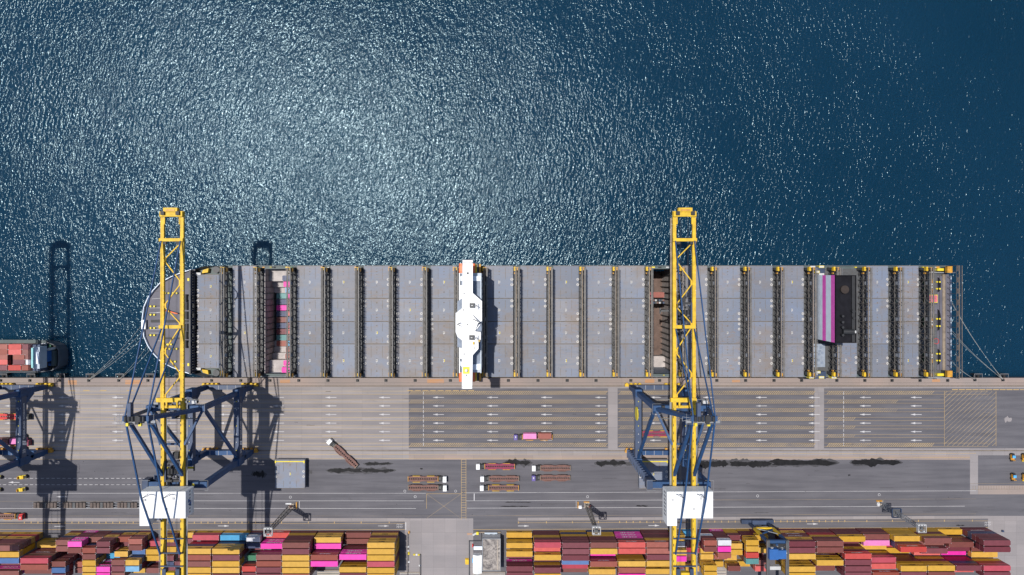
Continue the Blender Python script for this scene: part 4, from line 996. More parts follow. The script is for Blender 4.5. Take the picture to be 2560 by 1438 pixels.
def addtext(o,c,L,th,seed):
    rr=random.Random(seed); s=(L>8)
    def lt_(txt,size,mat,dx=0,dz=0,sx=1.0): lettering(txt,size,mat,(-1,0,0),(0,0,1),(dx,CW/2+.02,1.3+dz),o,sx)
    if c=='Y': lt_('MSC',1.35,M['textdark'],0,0,1.1)
    elif c=='P': lt_('ONE',1.75,M['text'],0,0,1.9 if s else 1.2)
    elif c=='M' and s and rr.random()<.45: lt_('Hapag-Lloyd',1.0,M['text'],-.5,0,1.25)
    elif c in 'OS' and s: lt_('HAMBURG SÜD',.9,M['text'],0,0,.8)
    elif c=='W': lt_('MAERSK',.9,M['skyblue'],0)
for sc,bi,ri,t_,c in vis[:300]:
    x,y,z,L,th=cgeom(bi,ri,t_); n_=len(bays_[bi][3][ri])
    big='long' if L>8 else 'short'
    pos='topmost' if t_==n_-1 else 'tier %d'%(t_+1)
    lab='%s %s container, %s, row %d from road, %s'%(shade(c),big,pos,ri+1,bayname(bi))
    o=container(c,round(L,1),(x,y,z),lab,'containers stacked in the yard',ch=th)
    prev=len(bays_[bi][3][ri-1])*bays_[bi][2] if ri else 0
    if (t_+1)*th>prev+1.2: addtext(o,c,L,th,bi*100+ri*10+t_)

# ---------------------------------------------------------------- ship-to-shore cranes
YSR,YLR=WY(964.8),WY(1126.4)
def crane(cx,num,label,trolley_y,seed):
    r=empty('gantry_crane',(cx,YSR,0)); tag(r,label,'crane','ship-to-shore gantry cranes on the quay rails')
    g=YLR-YSR; B=M['blue']; Y=M['yellow']; ZB=57.5; lx=10.4
    def gy(py,z=ZB): return WY(py,z)-YSR
    # bogies + sills
    for yy in (0,g):
        s=MB(); s.box(-lx-1,lx+1,yy-1.0,yy+1.0,2.2,4.6,M['slate'] if yy==0 else B); 
        for k in (-8,-4,0,4,8): s.box(k-.06,k+.06,yy-1.02,yy+1.02,4.6,4.7,M['pale'])
        s.build('sill_beam',r)
        for k in (-12.2,-10.2,-8.2,-6.2,6.2,8.2,10.2,12.2):
            b=MB(); b.box(k-.85,k+.85,yy-.6+.55*(yy==0),yy+.6+.55*(yy==0),.5,1.9,Y if yy==0 else M['orange']); b.box(k-.5,k+.5,yy+.5,yy+1.6,.9,2.2,Y if yy==0 else M['orange'])
            for d in(-.5,.5): b.cyl((k+d,yy-.25,.42),(k+d,yy+.25,.42),.4,M['darksteel'],10)
            b.build('bogie',r)
    # legs with haunches
    for sx in(-1,1):
        x=sx*lx
        l=MB(); l.bar((x,0,4.6),(x,0,17),2.3,2.1,B,(0,1,0)); l.bar((x,0,14.5),(x,0,21),2.9,3.4,B,(0,1,0)); l.bar((x,-.6,12),(x,-5.2,18.5),2.2,2.2,B,(1,0,0)); l.bar((x,0,17),(x,0,54.7),1.96,1.86,B,(0,1,0))
        l.prism([(x-1.1,-1),(x+1.1,-1),(x+.7,-4.5),(x-.7,-4.5)],16.3,19.8,B); l.build('sea_leg',r)
        l=MB(); l.bar((x,g,4.6),(x,g,17),2.2,2.4,B,(0,1,0)); l.bar((x,g,14.5),(x,g,21),2.9,3.4,B,(0,1,0)); l.bar((x,g+.6,12),(x,g+5.2,18.5),2.2,2.2,B,(1,0,0)); l.bar((x,g,17),(x,g,52.3),2.0,2.4,B,(0,1,0)); l.prism([(x-1.1,g+1),(x+1.1,g+1),(x+.7,g+4),(x-.7,g+4)],16.3,19.8,B); l.build('land_leg',r)
        p=MB(); p.box(x-1.35,x+1.35,g+.9,-.9,17,20,M['slate']); p.box(x-1.3,x+1.3,g+.9,-.9,16.8,17,B); 
        for sy_ in range(7): p.box(x-.15,x+.15,g+5+sy_*3.6,g+5.4+sy_*3.6,20,20.3,M['pale'] if sy_%3 else M['fyellow'])
        pb=p.build('portal_beam',r)
        if sx>0:
            lettering('HUTCHISON PORTS',1.05,M['text'],(0,1,0),(0,0,1),(x+1.37,-8.3,18.6),r,.75)
            lettering('THAILAND',1.75,M['text'],(0,1,0),(0,0,1),(x+1.37,-16.6,18.5),r,.95)
            lg=MB(); 
            for d in (0,1.05): lg.add([(x+1.37,-23.6+d,17.4),(x+1.37,-22.8+d,17.4),(x+1.37,-22.2+d,19.6),(x+1.37,-23.0+d,19.6)],[(0,1,2,3)],M['text'])
            lg.build('company_emblem',r)
            lettering(num,2.1,M['text'],(0,1,0),(0,0,1),(x+1.37,-26,18.5),r,.85)
        else:
            lettering('HUTCHISON PORTS THAILAND',1.15,M['text'],(0,-1,0),(0,0,1),(x-1.37,-13.5,18.6),r,.95)
        # side bracing
        d=MB(); d.bar((x,-.4,53),(x,g+2,19.5),1.15,1.15,B,(1,0,0)); d.build('diagonal_brace',r)
        d=MB(); d.bar((x*.98,-.8,53.5),(sx*4.6,gy(1113),57),.85,.85,B); d.build('diagonal_brace',r)
    # cross beams
    c=MB(); c.box(-lx-1.1,lx+1.1,-1.1,1.1,52.4,55,B); c.build('sea_cross_beam',r)
    c=MB(); c.box(-lx-3.2,lx+1.2,g-1.2,g+1.2,50.6,53.2,B); c.cyl((6.3,g,53.2),(6.3,g,53.35),.6,M['fyellow'],10); c.box(-lx-3.3,-lx-1,g-1.6,g+2.2,49.4,53.6,M['navy']); c.build('land_cross_beam',r)
    c=MB(); c.box(-4.6,4.6,gy(1113)-.35,gy(1113)+.35,55.4,56,B); c.build('girder_tie_beam',r)
    for py in (1382,1415,1346): c=MB(); c.box(-4.4,4.4,gy(py)-.25,gy(py)+.25,57.6,58,M['navy']); c.build('girder_tie_beam',r)
    # lower portal ties
    c=MB(); c.box(-lx,lx,g-.8,g+.8,17.6,19.4,B) if False else c.bar((-lx+1,g+.3,18.5),(lx-1,g+.3,18.5),1.0,1.2,B); 
    # boom and girder
    yt=gy(519); yh=gy(1000); ye=gy(1446)
    bm=MB()
    for sx in(-1,1):
        x=sx*3.8
        bm.box(x-.65,x+.65,yh,yt-1.4,ZB-1.15,ZB,Y)
        bm.box(x-.67,x-.35,yh,gy(600),ZB,ZB+.12,Y); 
    bm.box(-4.4,4.4,yt-3.6,yt-1.6,ZB-.9,ZB+1.0,Y); bm.box(-2.7,2.7,yt-1.8,yt-.2,ZB-.4,ZB+1.5,Y); bm.box(-1.8,1.8,yt-1.5,yt-.7,ZB+1.5,ZB+1.7,M['orange'])
    for d in(-2.9,2.9): bm.box(d-.7,d+.7,yt-3.0,yt-1.6,ZB+1,ZB+1.9,M['darksteel']); bm.box(d-.2,d+.2,yt-6.5,yt-3.6,ZB-.4,ZB+.2,Y)
    bm.box(-4.6,4.6,gy(600)-.6,gy(600)+.6,ZB-.2,ZB+1.1,Y); bm.box(-4.7,3.9,gy(817)-.65,gy(817)+.65,ZB-.2,ZB+1.0,Y); bm.box(-5.6,4.4,gy(1000)-.7,gy(1000)+.9,ZB-.2,ZB+1.2,Y)
    for d in(-2,2): bm.box(d-.3,d+.3,gy(1000)-3,gy(1000)-.7,ZB-.2,ZB+.4,Y)
    for d in (-2.4,2.6): bm.box(d-.6,d+.6,gy(608)-.5,gy(608)+.5,ZB,ZB+.9,M['darksteel'])
    for kk in range(46):
        yy=yh+ (yt-4-yh)*kk/45
        for x in(-3.8,3.8): bm.box(x+.5,x+.7,yy-.12,yy+.12,ZB+.0,ZB+.25,M['pale'] if kk%9==0 else M['orange'])
    bm.build('boom',r)
    zz_=MB(); nodes=[(1,606),(-1,650),(1,707),(-1,765),(1,813),(-1,880),(1,938),(-1,992)]
    for (s0,p0),(s1,p1) in zip(nodes,nodes[1:]):
        zz_.bar((s0*3.4,gy(p0),ZB-.6),(s1*3.4,gy(p1),ZB-.6),.4,.4,Y); zz_.box(s1*3.3-.8,s1*3.3+.8,gy(p1)-.8,gy(p1)+.8,ZB-.7,ZB-.3,Y)
    zz_.build('boom_bracing',r)
    gd=MB()
    for sx in(-1,1):
        x=sx*3.8; gd.box(x-.65,x+.65,ye,yh-.05,ZB-2.1,ZB-.05,Y); gd.box(x+.75,x+1.15,ye,yh-6,ZB-1.6,ZB-1.5,M['grey'])
        kk=ye
        while kk<yh-2: gd.box(x-.5,x-.3,kk,kk+.9,ZB-.05,ZB+.08,M['darksteel']); kk+=3.1
    for py in (1018,1440): gd.box(-3.8,3.8,gy(py)-.5,gy(py)+.5,ZB-1.9,ZB-.4,Y)
    gd.box(-1.6,1.6,gy(1438),gy(1428),ZB-.5,ZB+1.5,Y)
    for d in(-2.6,2.6): gd.box(d-.7,d+.7,gy(1440),gy(1420),ZB-1,ZB+1.2,M['navy'])
    gd.build('trolley_girder',r)
    wk=MB()
    for sx in(-1,1):
        x=sx*5.0; wk.box(x-.35,x+.35,ye,yh,ZB-1.6,ZB-1.5,M['grey']); wk.bar((x+sx*.35,ye,ZB-.5),(x+sx*.35,yh,ZB-.5),.05,.05,M['grey']); wk.bar((x+sx*.35,ye,ZB-1),(x+sx*.35,yh,ZB-1),.05,.05,M['grey'])
    x=-4.9; wk.box(x-.3,x+.3,yh,yt-4,ZB-1.3,ZB-1.2,M['timber']); wk.build('girder_walkway',r)
    # A-frame
    za=83; ya_=gy(1050,za)*0+(-WY(0)+0)*0+(WY(1046,za)-YSR)
    af=MB()
    for sx in(-1,1):
        af.bar((sx*(lx-.6),-.3,55),(sx*3.6,ya_,za),1.35,1.35,B)
    af.build('pylon_front_leg',r)
    for sx in(-1,1):
        a2=MB(); a2.bar((sx*3.6,ya_,za-.5),(sx*3.9,g+.6,53),1.05,1.05,B,(1,0,0)); a2.build('pylon_back_leg',r)
    for sx in(-1,1):
        a3=MB(); yk=gy(1247,72.5); a3.bar((sx*3.9,ya_,za+.3),(sx*3.9,yk,72.5),.5,.6,B); a3.bar((sx*3.9,yk,72.5),(sx*3.8,gy(1386,59),59),.5,.6,B); a3.bar((sx*3.9,yk,72.5),(sx*3.9-3.4,g-.6,54),.16,.16,M['navy']); a3.bar((sx*3.9,yk,72.5),(sx*3.9,g-.6,54),.16,.16,M['navy']); a3.build('backstay',r)
        a4=MB(); a4.bar((sx*3.9,ya_+.5,za+.4),(sx*3.7,gy(603),ZB+1),.4,.5,B); a4.build('forestay',r)
        a5=MB(); a5.bar((sx*3.5,ya_+.5,za-.4),(sx*3.6,gy(822),ZB+1),.4,.5,B); a5.build('forestay',r)
    ap=MB(); ap.box(-4.6,4.6,ya_-.9,ya_+.9,za-1,za+.8,B); ap.box(-2.6,-1.4,ya_-.5,ya_+5.5,za-.6,za+1.4,M['slate']); ap.box(.3,1.6,ya_-1.8,ya_+1.2,za+.8,za+1.8,M['darksteel']); ap.box(-3.4,-2.5,ya_-2.6,ya_-1.5,za,za+.9,M['fyellow']); ap.box(1.0,2,ya_-2.6,ya_-1.6,za,za+.9,M['fyellow'])
    for k in range(6): ap.cyl((-3.2+k*1.25,ya_-.9,za+1.3),(-3.2+k*1.25,ya_+.9,za+1.3),.55,M['darksteel'],10)
    ap.box(-6,6,ya_-1.9,ya_-1.0,za-1.1,za-1,M['grey'])
    for x in(-6,6): ap.bar((x,ya_-2,za),(x,ya_+1.6,za),.08,.08,M['grey']); ap.bar((x,ya_-2,za-1),(x,ya_-2,za),.08,.08,M['grey'])
    ap.bar((-6,ya_-2,za),(6,ya_-2,za),.08,.08,M['grey']); ap.bar((-7.6,ya_+.6,za+.4),(-4.6,ya_+.2,za+.4),.12,.12,M['grey']); ap.bar((-7.6,ya_-.9,za+.4),(-4.6,ya_-.2,za+.4),.12,.12,M['grey']); ap.bar((-7.6,ya_+.6,za+.4),(-7.6,ya_-.9,za+.4),.12,.12,M['grey'])
    ap.build('pylon_head',r)
    # walkways around the sea beam
    wq=MB(); rr=random.Random(seed)
    for k in range(16):
        x=rr.uniform(-lx+1.5,lx-1.5); y=rr.uniform(-3.6,3.2); wq.box(x-rr.uniform(.3,1.4),x+rr.uniform(.3,1.4),y-.3,y+.5,55.2,56+rr.uniform(0,1),rr.choice([M['darksteel'],M['steel'],M['navy'],M['grey'],M['slate']]))
    for y in(-3.8,3.6):
        wq.bar((-lx+1,y,56),(lx-1,y,56),.08,.08,M['grey']); wq.bar((-lx+1,y,55.2),(lx-1,y,55.2),.3,.1,M['steel'])
    for x in (-lx-1.6,lx+1.6):
        wq.bar((x,-2,56),(x,2,56),.09,.09,M['grey'])
        for s in(-1,1): wq.bar((x,s*2,56),(x-math.copysign(3.4,x),s*2,56),.09,.09,M['grey'])
    wq.box(lx-3,lx-1.2,2.2,3.4,55.2,57,M['pale']); wq.build('service_platform',r)
    w2=MB()
    for x in (-lx-3.4,lx+2):
        for s in(-1,1): w2.bar((x,g+s*2,54),(x-math.copysign(3.4,x),g+s*2,54),.09,.09,M['grey'])
        w2.bar((x,g-2,54),(x,g+2,54),.09,.09,M['grey'])
    w2.bar((-lx-3,g-1.9,54.2),(lx+2,g-1.9,54.2),.07,.07,M['grey']); w2.build('service_platform',r)
    # stair tower along west land leg
    st_=MB()
    for k in range(14):
        z=6+k*3.3; st_.box(-lx-2.6,-lx-1.2,g-1.9,g+1.9,z,z+.12,M['slate']); 
        st_.bar((-lx-2.1,g-1.7,z),(-lx-2.1,g+1.7,z+3.3),.5,.12,M['steel'])
    st_.build('stair_tower',r)
    # machinery house
    mh=MB(); Wt=M['white']; y1=gy(1229.5,65.1); y2=gy(1296,65.1); y3=gy(1315,65.1)
    mh.prism([(-8.5,y1),(8.75,y1),(8.75,y2),(-4.8,y2),(-4.8,y3),(-8.5,y3)],58.2,65.1,Wt)
    for x in(-5.6,-2.8,0,2.8,5.6): mh.box(x-.05,x+.05,y2,y1,65.1,65.16,M['pale'])
    for x,y_ in((-6.5,-3),(4.2,-2.5),(1.5,-6.5)): mh.box(x-.4,x+.4,y1+y_-.4,y1+y_+.4,65.1,65.6,M['pale'])
    for k in range(7): mh.box(8.75,8.8,y2+1+k*1.3,y2+1.6+k*1.3,61,62,M['grey']); mh.box(-8.55,-8.5,y2+k*1.4,y2+.7+k*1.4,60,63,M['grey'])
    mo=mh.build('machinery_house',r)
    lg=MB(); lg.add([(8.8,y2+3.2,60.5),(8.8,y2+5.2,60.5),(8.8,y2+4.4,63)],[(0,1,2)],M['royal']); lg.add([(8.8,y2+5.4,60.5),(8.8,y2+6.6,63),(8.8,y2+5.0,63)],[(0,1,2)],M['royal']); lg.build('company_emblem',mo)
    mr=MB()
    for (p,q) in (((-8.9,y1),(9.1,y1)),((9.1,y1),(9.1,y2-.4)),((9.1,y2-.4),(-4.4,y2-.4)),((-8.9,y1),(-8.9,y3-.4)),((-8.9,y3-.4),(-4.4,y3-.4))):
        mr.bar((p[0],p[1],59.5),(q[0],q[1],59.5),.1,.1,M['grey']); 
    mr.box(-4.3,-1.8,y3+1,y2-.3,58.4,61.5,M['slate']) 
    mr.box(-9.4,9.4,y3-.2,y3+.1,57.5,57.7,M['grey']) if False else None
    mr.build('house_walkway',r)
    # lashing cables on reel: under-girder ropes
    for x in(-1.6,-1.2,1.3,1.7):
        cb=MB(); cb.bar((x,ye+3,ZB-.6),(x,yt-3,ZB-.6),.07,.07,M['darksteel']); cb.build('hoist_rope',r)
    # trolley with cab
    t=MB(); ty=gy(trolley_y)
    t.box(-3.6,3.6,ty-4,ty-3.2,ZB-1.4,ZB-.4,M['darksteel']); t.box(-3.6,3.6,ty+3.2,ty+4,ZB-1.4,ZB-.4,M['darksteel'])
    for sx in(-1,1): t.box(sx*2.9-.3,sx*2.9+.3,ty-4,ty+4,ZB-1.5,ZB-.3,M['navy'])
    for k in range(34):
        x=rr.uniform(-2.4,2.6); y=ty+rr.uniform(-4,4); s=rr.uniform(.2,.6); t.box(x-s,x+s,y-s*.7,y+s*.7,ZB-2.6,ZB-2+rr.uniform(0,1.6),rr.choice([M['darksteel'],M['darksteel'],M['darksteel'],M['navy'],M['steel'],M['pale']]))
    for k in range(4): t.cyl((-1.8+k*1.2,ty-1,ZB-1.2),(-1.8+k*1.2,ty+1,ZB-1.2),.6,M['darksteel'],10)
    t.build('trolley',r)
    cb=MB(); cb.box(-1.2,1.2,ty+4.2,ty+6.8,ZB-5.5,ZB-2.9,M['darksteel']); cb.box(-1.0,1.0,ty+6.8,ty+6.85,ZB-5,ZB-3.3,M['glass']); cb.build('operator_cab',r)
    sp_=MB(); zs=ZB-15 if seed==2 else ZB-6
    sp_.box(-6,6,ty-.35,ty+.35,zs,zs+.5,M['fyellow'] if seed!=2 else M['steel']); sp_.box(-2.6,2.6,ty-1.1,ty+1.1,zs+.5,zs+1.6,M['darksteel'])
    for sx in(-6,6): sp_.box(sx-.25,sx+.25,ty-1.2,ty+1.2,zs,zs+.5,M['steel'])
    for dx in(-2,2):
        for dy in(-1,1): sp_.bar((dx,ty+dy,zs+1.5),(dx,ty+dy*2,ZB-1.5),.06,.06,M['darksteel'])
    sp_.build('spreader',r)
    return r
crane(-128.3,'24','navy gantry crane with yellow boom over the ship bow, middle one of three','1' and 1180,1)
cr=crane(70.2,'25','blue gantry crane with yellow boom over the after part of the ship',782,2)
crane(WX(151,-3)+(WX(1,0)-WX(0,0))*0-.229*60.7,'23','navy gantry crane numbered 23 cut off by the left edge',1185,3)
# yellow round warning disc on the right crane
m=MB(); zc=24
m.cyl((-12.1,-8.3,zc),(-11.8,-8.3,zc),3.0,M['fyellow'],24); m.bar((-11.8,-8.3,zc),(-10.4,-8.3,19.5),.4,.4,M['blue']); m.build('cable_reel',cr)
m=MB(); m.box(-11.2,-11.1,-.2,.2,22,23,M['pale']); m.build('floodlight',cr)

# ---------------------------------------------------------------- yard crane (rubber tyred gantry)
rt_=empty('yard_gantry_crane',(WX(1892),WY(1304),0)); tag(rt_,'dark blue and yellow rubber-tyred yard crane straddling the container stacks','crane')
Z2=24; RX=WX(1892);RY=WY(1304)
def rl_(px,py,z): v=W(px,py,z); return (v.x-RX,v.y-RY)
m=MB()
a_=rl_(1852,1303,1.5); b_=rl_(1932,1303,1.5); m.box(a_[0],b_[0],a_[1]-.9,a_[1]+.9,1.2,2.8,M['navy']); m.box(a_[0]+4.5,b_[0]-4,a_[1]-.8,a_[1]+1.2,2.8,4.2,M['slate']); m.box(a_[0]+5.5,a_[0]+9,a_[1]-1.6,a_[1]-.9,2,3.6,M['pale'])
m.build('sill_beam',rt_)
for px in (1857,1867,1917,1927):
    m=MB(); x,y=rl_(px,1303,.8); m.cyl((x,y-.45,.8),(x,y+.45,.8),.8,M['rubber'],12); m.box(x-.7,x+.7,y-.6,y+.6,1.0,1.7,M['navy']); m.build('wheel',rt_)
lx0=rl_(1869,1304,0)[0]; lx1=rl_(1913,1304,0)[0]
for x in(lx0,lx1):
    m=MB(); m.bar((x,0,2.8),(x,0,9),1.3,1.0,M['navy'],(0,1,0)); m.bar((x,0,9),(x,0,17),1.3,1.0,M['yellow'],(0,1,0)); m.bar((x,0,17),(x,0,Z2),1.3,1.0,M['blue'],(0,1,0)); m.build('leg',rt_)
for x in(lx0,lx1):
    m=MB(); m.bar((x,-35,2.8),(x,-35,Z2),1.3,1.0,M['navy'],(0,1,0)); m.build('leg',rt_)
    for d in(-1.6,1.6): m=MB(); m.cyl((x+d,-35.45,.8),(x+d,-34.55,.8),.8,M['rubber'],12); m.build('wheel',rt_)
m=MB(); m.box(lx0-3,lx1+3,-35.9,-34.1,1.2,2.8,M['navy']); m.build('sill_beam',rt_)
m=MB()
for x in(lx0,lx1): m.box(x-.55,x+.55,-36,1,Z2,Z2+1.6,M['greybrown'] if False else M['steel']); m.bar((x-.9,-36,Z2+2.4),(x-.9,1,Z2+2.4),.07,.07,M['grey']); m.box(x-.9,x-.6,-36,1,Z2+1.3,Z2+1.4,M['greybrown'])
m.box(lx0,lx1,-.4,.9,Z2,Z2+1.4,M['blue']); m.build('top_girder',rt_)
m=MB(); m.box(lx0+.8,lx1-.8,-6.6,-.6,Z2+.6,Z2+1.4,M['darksteel'])
rr=random.Random(9)
for k in range(26): x=rr.uniform(lx0+1,lx1-1); y=rr.uniform(-6.2,-.8); s=rr.uniform(.2,.7); m.box(x-s,x+s,y-s*.6,y+s*.6,Z2+1.4,Z2+1.8+rr.uniform(0,1.2),rr.choice([M['darksteel'],M['navy'],M['pale'],M['steel'],M['blue'],M['grey']]))
m.build('trolley',rt_)
m=MB(); p0=rl_(1924,1374,Z2+3.8); p1=rl_(1946,1400,Z2+3.8); p2=rl_(1946,1376.5,Z2+3.6); p3=rl_(1966,1398,Z2+3.6)
m.box(p0[0],p1[0],p1[1],p0[1],Z2+.2,Z2+3.8,M['royal']); m.box(p1[0],p3[0],p3[1],p2[1],Z2+.2,Z2+3.6,M['royal']); m.build('machinery_cover',rt_)
m=MB(); m.box(lx0+1,lx1-1,-14,-12.5,18,20.5,M['pale']); m.build('operator_cab',rt_)
m=MB()
for x in(lx0,lx1): m.bar((x,-1.0,3),(x+2.2,-1.0,12),.3,.3,M['steel']); m.bar((x+2.2,-1.0,12),(x,-1,Z2),.3,.3,M['steel'])
m.bar((lx0,.2,16.5),(lx1,.2,10),.5,.5,M['blue']); m.bar((lx0,.3,9),(lx1,.3,16.5),.35,.35,M['grey']); m.box(lx0+.6,lx1-.6,-.4,.8,9,10,M['yellow']); m.build('leg_bracing',rt_)

# ---------------------------------------------------------------- terminal trucks
def truck(px,py,name_,cab,frame,guide,label,rot=0,flip=False,gc=0):
    v=W(px,py,0); r=empty('terminal_truck',(v.x,v.y,0),rot+(math.pi if flip else 0)); tag(r,label,'truck','terminal trucks with container trailers')
    fr=M[frame]
    c=MB(); c.box(-9,-7.3,-.65,1.3,.7,2.9,M[cab]); c.box(-9,-7.3,-1.25,-.75,.7,2.5,M[cab]) ; c.box(-8.4,-7.9,-.1,.7,2.9,3.0,M['pale'])
    if cab=='white': c.box(-8.95,-7.35,-1.15,1.25,.65,2.6,M['white'])
    cc=c.build('cab',r)
    g_=MB(); g_.box(-9.06,-9.0,-1.0,1.1,1.6,2.7,M['glass']); g_.build('windscreen',cc)
    t=MB(); t.box(-7.3,-5.0,-.9,.9,.7,1.2,M['darksteel']); t.cyl((-6,0,1.2),(-6,0,1.45),.7,M['steel'],10); t.box(-7.1,-6.2,-1.25,1.0,1.0,2.0,M['darksteel']); t.build('chassis',r)
    for x in(-8.2,-5.8,-4.9):
        for y in(-1.1,1.1): w_=MB(); w_.cyl((x,y-.2,.5),(x,y+.2,.5),.5,M['rubber'],10); w_.build('wheel',r)
    tr=MB()
    for y in(-.75,.75): tr.box(-5.0,9.1,y-.42,y+.42,1.2,1.55,fr)
    k=-4.8
    while k<9: tr.box(k,k+.35,-.33,.33,1.25,1.5,fr); k+=1.05 
    for x0_,x1_ in((-4.2,-2.0),(0.4,2.6),(3.2,5.6)) if False else ((-3.4,.2),(3.4,7.0)):
        for s in(-1,1): tr.prism([(x0_-.9,s*1.15),(x1_+.9,s*1.15),(x1_,s*1.45),(x0_,s*1.45)],1.25,1.6,fr); tr.box(x0_+.1,x1_-.1,s*1.42-.1,s*1.42+.1,1.6,2.0,M[guide])
    for x in(-5.0,9.05): tr.box(x-.12,x+.12,-1.2,1.2,1.2,1.9,M['orange'] if guide!='brownframe' else M['timber'])
    tb=tr.build('trailer',r)
    for x in(5.2,6.4,7.6):
        for y in(-1.0,1.0): w_=MB(); w_.cyl((x,y-.25,.5),(x,y+.25,.5),.5,M['rubber'],10); w_.build('wheel',r)
    return r
truck(1238.5,1164,'',"white",'winered','orange','white-cab truck with wine red trailer, topmost of the three right of yellow ladder marking')
truck(1249,1194.5,'',"white",'brownframe','brownframe','white-cab truck with plain brown trailer, middle of the three right of yellow ladder')
truck(1248,1217,'',"white",'brownframe','yellow','white-cab truck with yellow-guided brown trailer, lowest of three right of yellow ladder')
truck(1377,1168,'',"white",'brownframe','brownframe','white-cab truck with brown trailer above the purple-cab truck')
truck(1376.5,1192.5,'',"purplecab",'brownframe','brownframe','purple-cab truck with brown trailer parked below a white-cab truck')
truck(1069.5,1195,'',"white",'brownframe','yellow','right-facing white-cab truck with yellow-guided trailer, upper of two',0,True)
truck(1070,1217,'',"white",'brownframe','brownframe','right-facing white-cab truck with plain brown trailer, lower of two',0,True)
truck(858,1131,'',"white",'brownframe','brownframe','white-cab truck turning diagonally with an empty brown trailer',R(-43))
truck(1630,1082.5,'',"white",'winered','yellow','white-cab truck with dark red trailer driving under the right crane')
truck(1332,1091,'',"purplecab",'brownframe','orange','purple-cab truck carrying a pink and an orange container in the lanes')
truck(34,1040,'',"darksteel",'redpaint','orange','dark-cab truck with red trailer under the left edge crane, upper lane',0,True)
truck(34,1104.5,'',"winered",'winered','orange','wine-red-cab truck with pink container under the left edge crane',0,True)
truck(18,1288,'',"redpaint",'brownframe','orange','red and white cab truck on the road at the lower left edge',0,True)
def onbox(c,x0,x1,py,lab):
    z=1.62; a_=WX(x0,z+2.59);b_=WX(x1,z+2.59); container(c,b_-a_,((a_+b_)/2,WY(py,z+2.59),z),lab,'containers on trucks')
onbox('Q',1308,1341,1091,'light pink short container on the front of the purple-cab truck'); onbox('S',1345,1378.5,1090.5,'rusty orange short container on the rear of the purple-cab truck')
onbox('Q',24,60,1104,'pink short container on the wine-red-cab truck at the left edge'); onbox('B',-12,20,1103,'brick brown container behind the pink one on a truck at left edge')
# small tow tractors
def tractor(px,py,body,roof,label,rz=0,L=3.6):
    v=W(px,py,0); r=empty('tow_tractor',(v.x,v.y,0),rz); tag(r,label,'forklift','small yard vehicles')
    m=MB(); m.box(-L/2,L/2-.6,-.75,.75,.5,1.3,M[body]); m.box(-L/2-.9,-L/2,-.55,.55,.3,.7,M['yellow'] if roof!='skyblue' else M['darksteel']); m.box(L/2-.9,L/2-.1,-.6,.6,.5,1.7,M['darksteel']); m.build('body',r)
    m=MB(); m.box(-.5,.7,-.7,.7,2.1,2.2,M[roof]); 
    for x in(-.45,.65):
        for y in(-.65,.65): m.bar((x,y,1.3),(x,y,2.1),.08,.08,M['darksteel'])
    m.build('cab_roof',r)
    for x in(-L/2+.5,L/2-.8):
        for y in(-.75,.75): w_=MB(); w_.cyl((x,y-.15,.4),(x,y+.15,.4),.4,M['rubber'],10); w_.build('wheel',r)
    m=MB(); m.box(-L/2-.1,-L/2+.1,-.6,.6,.5,2.4,M['orange']); m.build('mast',r)
    return r
tractor(62,1191,'fyellow','yellow','yellow forklift above the dashed lane line at lower left',R(8),4)
tractor(60.5,1222,'fyellow','yellow','yellow forklift below the dashed lane lines at lower left',R(8),4)
tractor(-1,1192,'fyellow','darksteel','dark forklift at the left edge beside the upper yellow forklift',0,4)
tractor(-2,1223,'fyellow','darksteel','dark forklift at the left edge beside the lower yellow forklift',0,4)
tractor(2527,1140,'orange','skyblue','orange forklift with blue roof, upper one at the right edge',R(90),3.2); tractor(2529,1189,'orange','skyblue','orange forklift with blue roof, lower one at the right edge',R(90),3.2)
tractor(2556,1140,'orange','timber','orange forklift without blue roof, upper one cut by right edge',R(90),3.2); tractor(2557,1189,'orange','timber','orange forklift without blue roof, lower one cut by right edge',R(90),3.2)
tractor(62,1089,'brownframe','skyblue','brown tow tractor with sky blue roof above the pink container truck',0,3.4); tractor(62,1120,'brownframe','skyblue','brown tow tractor with sky blue roof below the pink container truck',0,3.4)
# chain of parked skeletal trailers
for k,(a_,b_) in enumerate(((88,152),(160,222),(229,290),(297,349))):
    x0_,x1_=WX(a_),WX(b_); yc_=WY(1261.5); r=empty('parked_trailer',((x0_+x1_)/2,yc_,0)); L=x1_-x0_; tag(r,'grey-brown skeletal trailer parked in a line, %s from the left'%ordn[k],'trailer','skeletal trailers parked in a line')
    m=MB(); 
    j=-L/2; q=0
    while j<L/2-1:
        m.box(j,j+1.25,-1.3,1.3,.9,1.35,M['greybrown'] if (q%6)!=3 else M['steel']); j+=1.6; q+=1
    for y in(-1.1,0,1.1): m.box(-L/2-.6,L/2+.6,y-.13,y+.13,.7,.95,M['grey'])
    m.build('deck',r)
    m=MB()
    for x in(L/2-3,L/2-1.8,-L/2+1.5):
        for y in(-1.15,1.15): m.cyl((x,y-.2,.45),(x,y+.2,.45),.45,M['rubber'],8)
    m.build('wheels',r)
